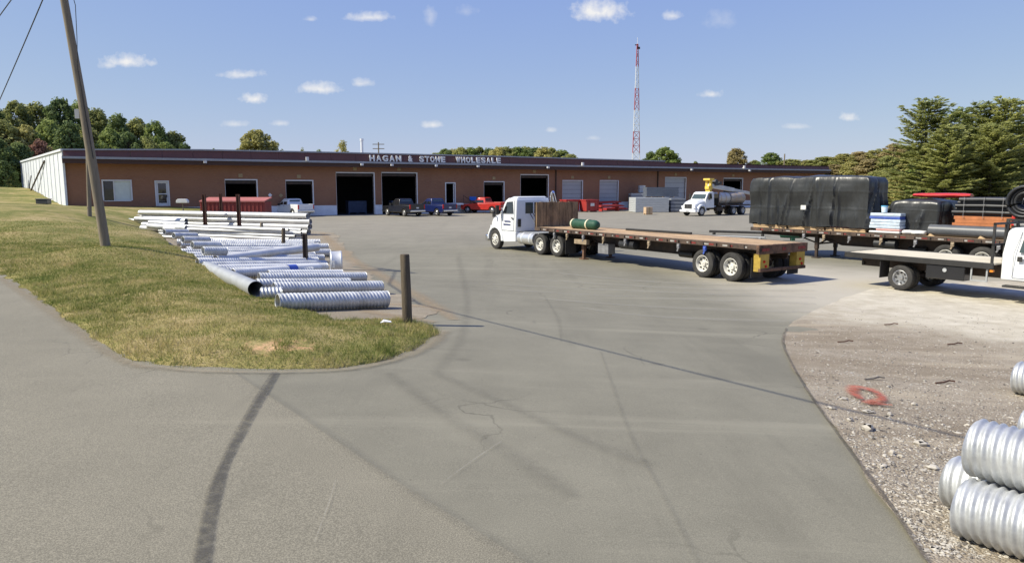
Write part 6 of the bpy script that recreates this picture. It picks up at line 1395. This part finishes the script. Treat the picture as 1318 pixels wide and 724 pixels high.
hill = [(-14, 130, 118, 52, 'leaf_dark'), (16, 125, 124, 46, 'leaf_olive'), (46, 127, 128, 48, 'leaf_olive'), (74, 122, 126, 46, 'leaf_dark'), (100, 126, 130, 44, 'leaf_green'), (126, 135, 130, 42, 'leaf_olive'), (150, 142, 127, 42, 'leaf_dark'), (174, 148, 130, 42, 'leaf_olive'), (198, 152, 128, 42, 'leaf_green'), (220, 165, 130, 38, 'leaf_olive'), (236, 181, 128, 30, 'leaf_dark'),
        (4, 150, 110, 46, 'leaf_olive'), (32, 158, 112, 44, 'leaf_yellow'), (60, 150, 114, 44, 'leaf_green'), (88, 152, 112, 44, 'leaf_dark'), (114, 160, 116, 42, 'leaf_olive'), (140, 162, 116, 42, 'leaf_green'), (166, 166, 117, 40, 'leaf_dark'), (190, 173, 118, 38, 'leaf_olive'), (214, 180, 120, 34, 'leaf_green'),
        (-6, 172, 100, 44, 'leaf_dark'), (22, 180, 103, 40, 'leaf_dark'), (49, 176, 106, 30, 'leaf_maroon'), (60, 186, 107, 26, 'leaf_brown'), (2, 205, 93, 34, 'leaf_dark'), (30, 203, 104, 36, 'leaf_brown'), (84, 178, 113, 40, 'leaf_dark'), (112, 185, 116, 40, 'leaf_green'), (12, 226, 93, 22, 'leaf_olive')]
for i, (px, py, y, w, lf) in enumerate(hill):
    row, k0, k1 = ('on the crest', 0, 11) if i < 11 else (('half way down', 11, 20) if i < 20 else ('low on the slope', 20, 29))
    n_ = sorted(h_[0] for h_ in hill[k0:k1]).index(px)
    tree(BL, i, px, py, y, w * 1.3, lf, f'{leaf_word[lf]} tree {row} of the wooded hill, {ORD[n_]} from the left', group=G1)
G2 = 'trees showing above the warehouse roof'
for i, (px, py, y, w, lf, k, lb) in enumerate([(328, 163, 165, 68, 'leaf_yellow', BL, 'yellow-green tree above the roof nearest the wooded hill'), (440, 178, 170, 36, 'leaf_yellow', BLS, 'thin pale tree above the roof left of the sign'), (388, 187, 175, 16, 'leaf_olive', BLS, 'small tree top just above the roof right of the yellow-green tree'), (275, 189, 170, 12, 'leaf_green', BL, 'tiny tree top above the roof beside the wooded hill'), (354, 180, 172, 46, 'leaf_olive', BLS, 'low tree beside the yellow-green tree'), (410, 190, 180, 24, 'leaf_green', BL, 'low green tree top left of the thin pale tree'),
        (855, 187, 190, 52, 'leaf_green', BL, 'round green tree above the roof right of the radio tower'), (838, 193, 192, 34, 'leaf_dark', BL, 'darker tree joined to the round green tree'), (787, 203, 200, 22, 'leaf_olive', BLS, 'low tree top left of the radio tower base'), (895, 206, 200, 16, 'leaf_olive', BL, 'small tree top right of the round green tree'), (949, 189, 190, 38, 'leaf_brown', BL, 'brownish tree above the right end of the roof'), (993, 195, 190, 42, 'leaf_green', BL, 'green tree right of the brownish tree'), (972, 205, 200, 24, 'leaf_olive', BL, 'low olive tree between the brownish and green trees'), (915, 210, 205, 24, 'leaf_dark', BL, 'low dark tree top over the roof')]):
    tree(k, i + 1, px, py, y, w, lf, lb, group=G2)
r = random.Random(21)
for i in range(16):
    px = 560 + i * 11.6; lf = ['leaf_olive', 'leaf_yellow', 'leaf_green', 'leaf_dark', 'leaf_olive'][(i * 3) % 5]; py = 190 - 3 * math.sin(i / 15 * math.pi) + r.uniform(-1.5, 1.5) + (6 if i in (0, 15) else 0)
    tree(BL, i, px, py, 300 + r.uniform(-15, 15), r.uniform(34, 48), lf, f'{leaf_word[lf]} tree in the far line beyond the roof, {ORD[i]} from the left', group='far tree line')
G3 = 'autumn wood beyond the trailers'
wood = [(1018, 206, 185), (1040, 203, 185), (1062, 198, 182), (1084, 197, 180), (1106, 194, 180), (1128, 189, 178), (1150, 186, 176), (1172, 184, 175), (1195, 190, 172), (1025, 217, 160), (1048, 214, 158), (1072, 210, 156), (1096, 208, 152), (1120, 204, 150), (1144, 200, 148), (1168, 204, 146), (1192, 206, 142), (1220, 200, 140), (1250, 200, 138), (1285, 198, 136), (1315, 200, 134),
        (1085, 226, 132), (1110, 222, 128), (1135, 218, 124), (1160, 222, 120), (1185, 225, 118), (1215, 222, 116), (1245, 224, 114), (1275, 222, 112), (1305, 222, 110), (1325, 226, 108), (1150, 240, 100), (1180, 242, 98), (1230, 240, 98)]
for i, (px, py, y) in enumerate(wood):
    lf = ['leaf_olive', 'leaf_yellow', 'leaf_brown', 'leaf_olive', 'leaf_yellow', 'leaf_yellow', 'leaf_brown'][(i * 5) % 7] if px < 1180 else ['leaf_dark', 'leaf_green', 'leaf_olive'][i % 3]
    cls = lambda a, j: 2 if a >= 1180 else (0 if j < 9 else 1)
    n_ = sorted(a + b * 1e-4 for j, (a, b, c_) in enumerate(wood) if cls(a, j) == cls(px, i)).index(px + py * 1e-4)
    where = 'behind the pines' if px >= 1180 else ('on the skyline of the autumn wood' if i < 9 else 'in the body of the autumn wood')
    tree(BL, i + 2, px, py + r.uniform(-3, 3), y, r.uniform(44, 62), lf, f'{leaf_word[lf]} tree {where}, {ORD[n_]} from the left', group=G3)
pines = [(1196, 127, 86, 96, 'foremost tall pine, leftmost of the row, with upswept branches'), (1236, 139, 92, 84, 'pine just right of the leftmost one, its top lower'), (1264, 131, 88, 84, 'third pine from the left in the row behind the trailer'), (1296, 126, 86, 90, 'fourth pine, tallest over the black coil'), (1330, 128, 90, 88, 'pine cut by the right edge of the picture'), (1222, 160, 80, 80, 'short pine in front of the gap between tall pines'), (1280, 158, 82, 84, 'shorter pine low in the right of the row')]
for i, (px, py, y, w, lb) in enumerate(pines): tree(PN_, i, px, py, y, w, 'pine_needle' if i not in (1, 4) else 'pine_needle_dark', lb, group='row of pines', name='pine_tree', unit=14., uw=7.6)


a, b = gp(340, 287.5), gp(369, 288.5); d_ = b - a; o = thing('black_pipe_roll', 'low black roll lying between the red container and the white pickup', 'pipe', tuple(a), (d_.x, d_.y))
MB().lathe([(0, .24), (d_.length, .24), (d_.length, .17), (0, .17), (0, .24)], (0, 0, .24), (1, 0, 0), 16, True).build('barrel', 'plastic_black', o, smooth=40); MB().lathe([(.3, .17), (.3, .01)], (0, 0, .24), (1, 0, 0), 14).build('end_plug', 'plastic_dark', o)
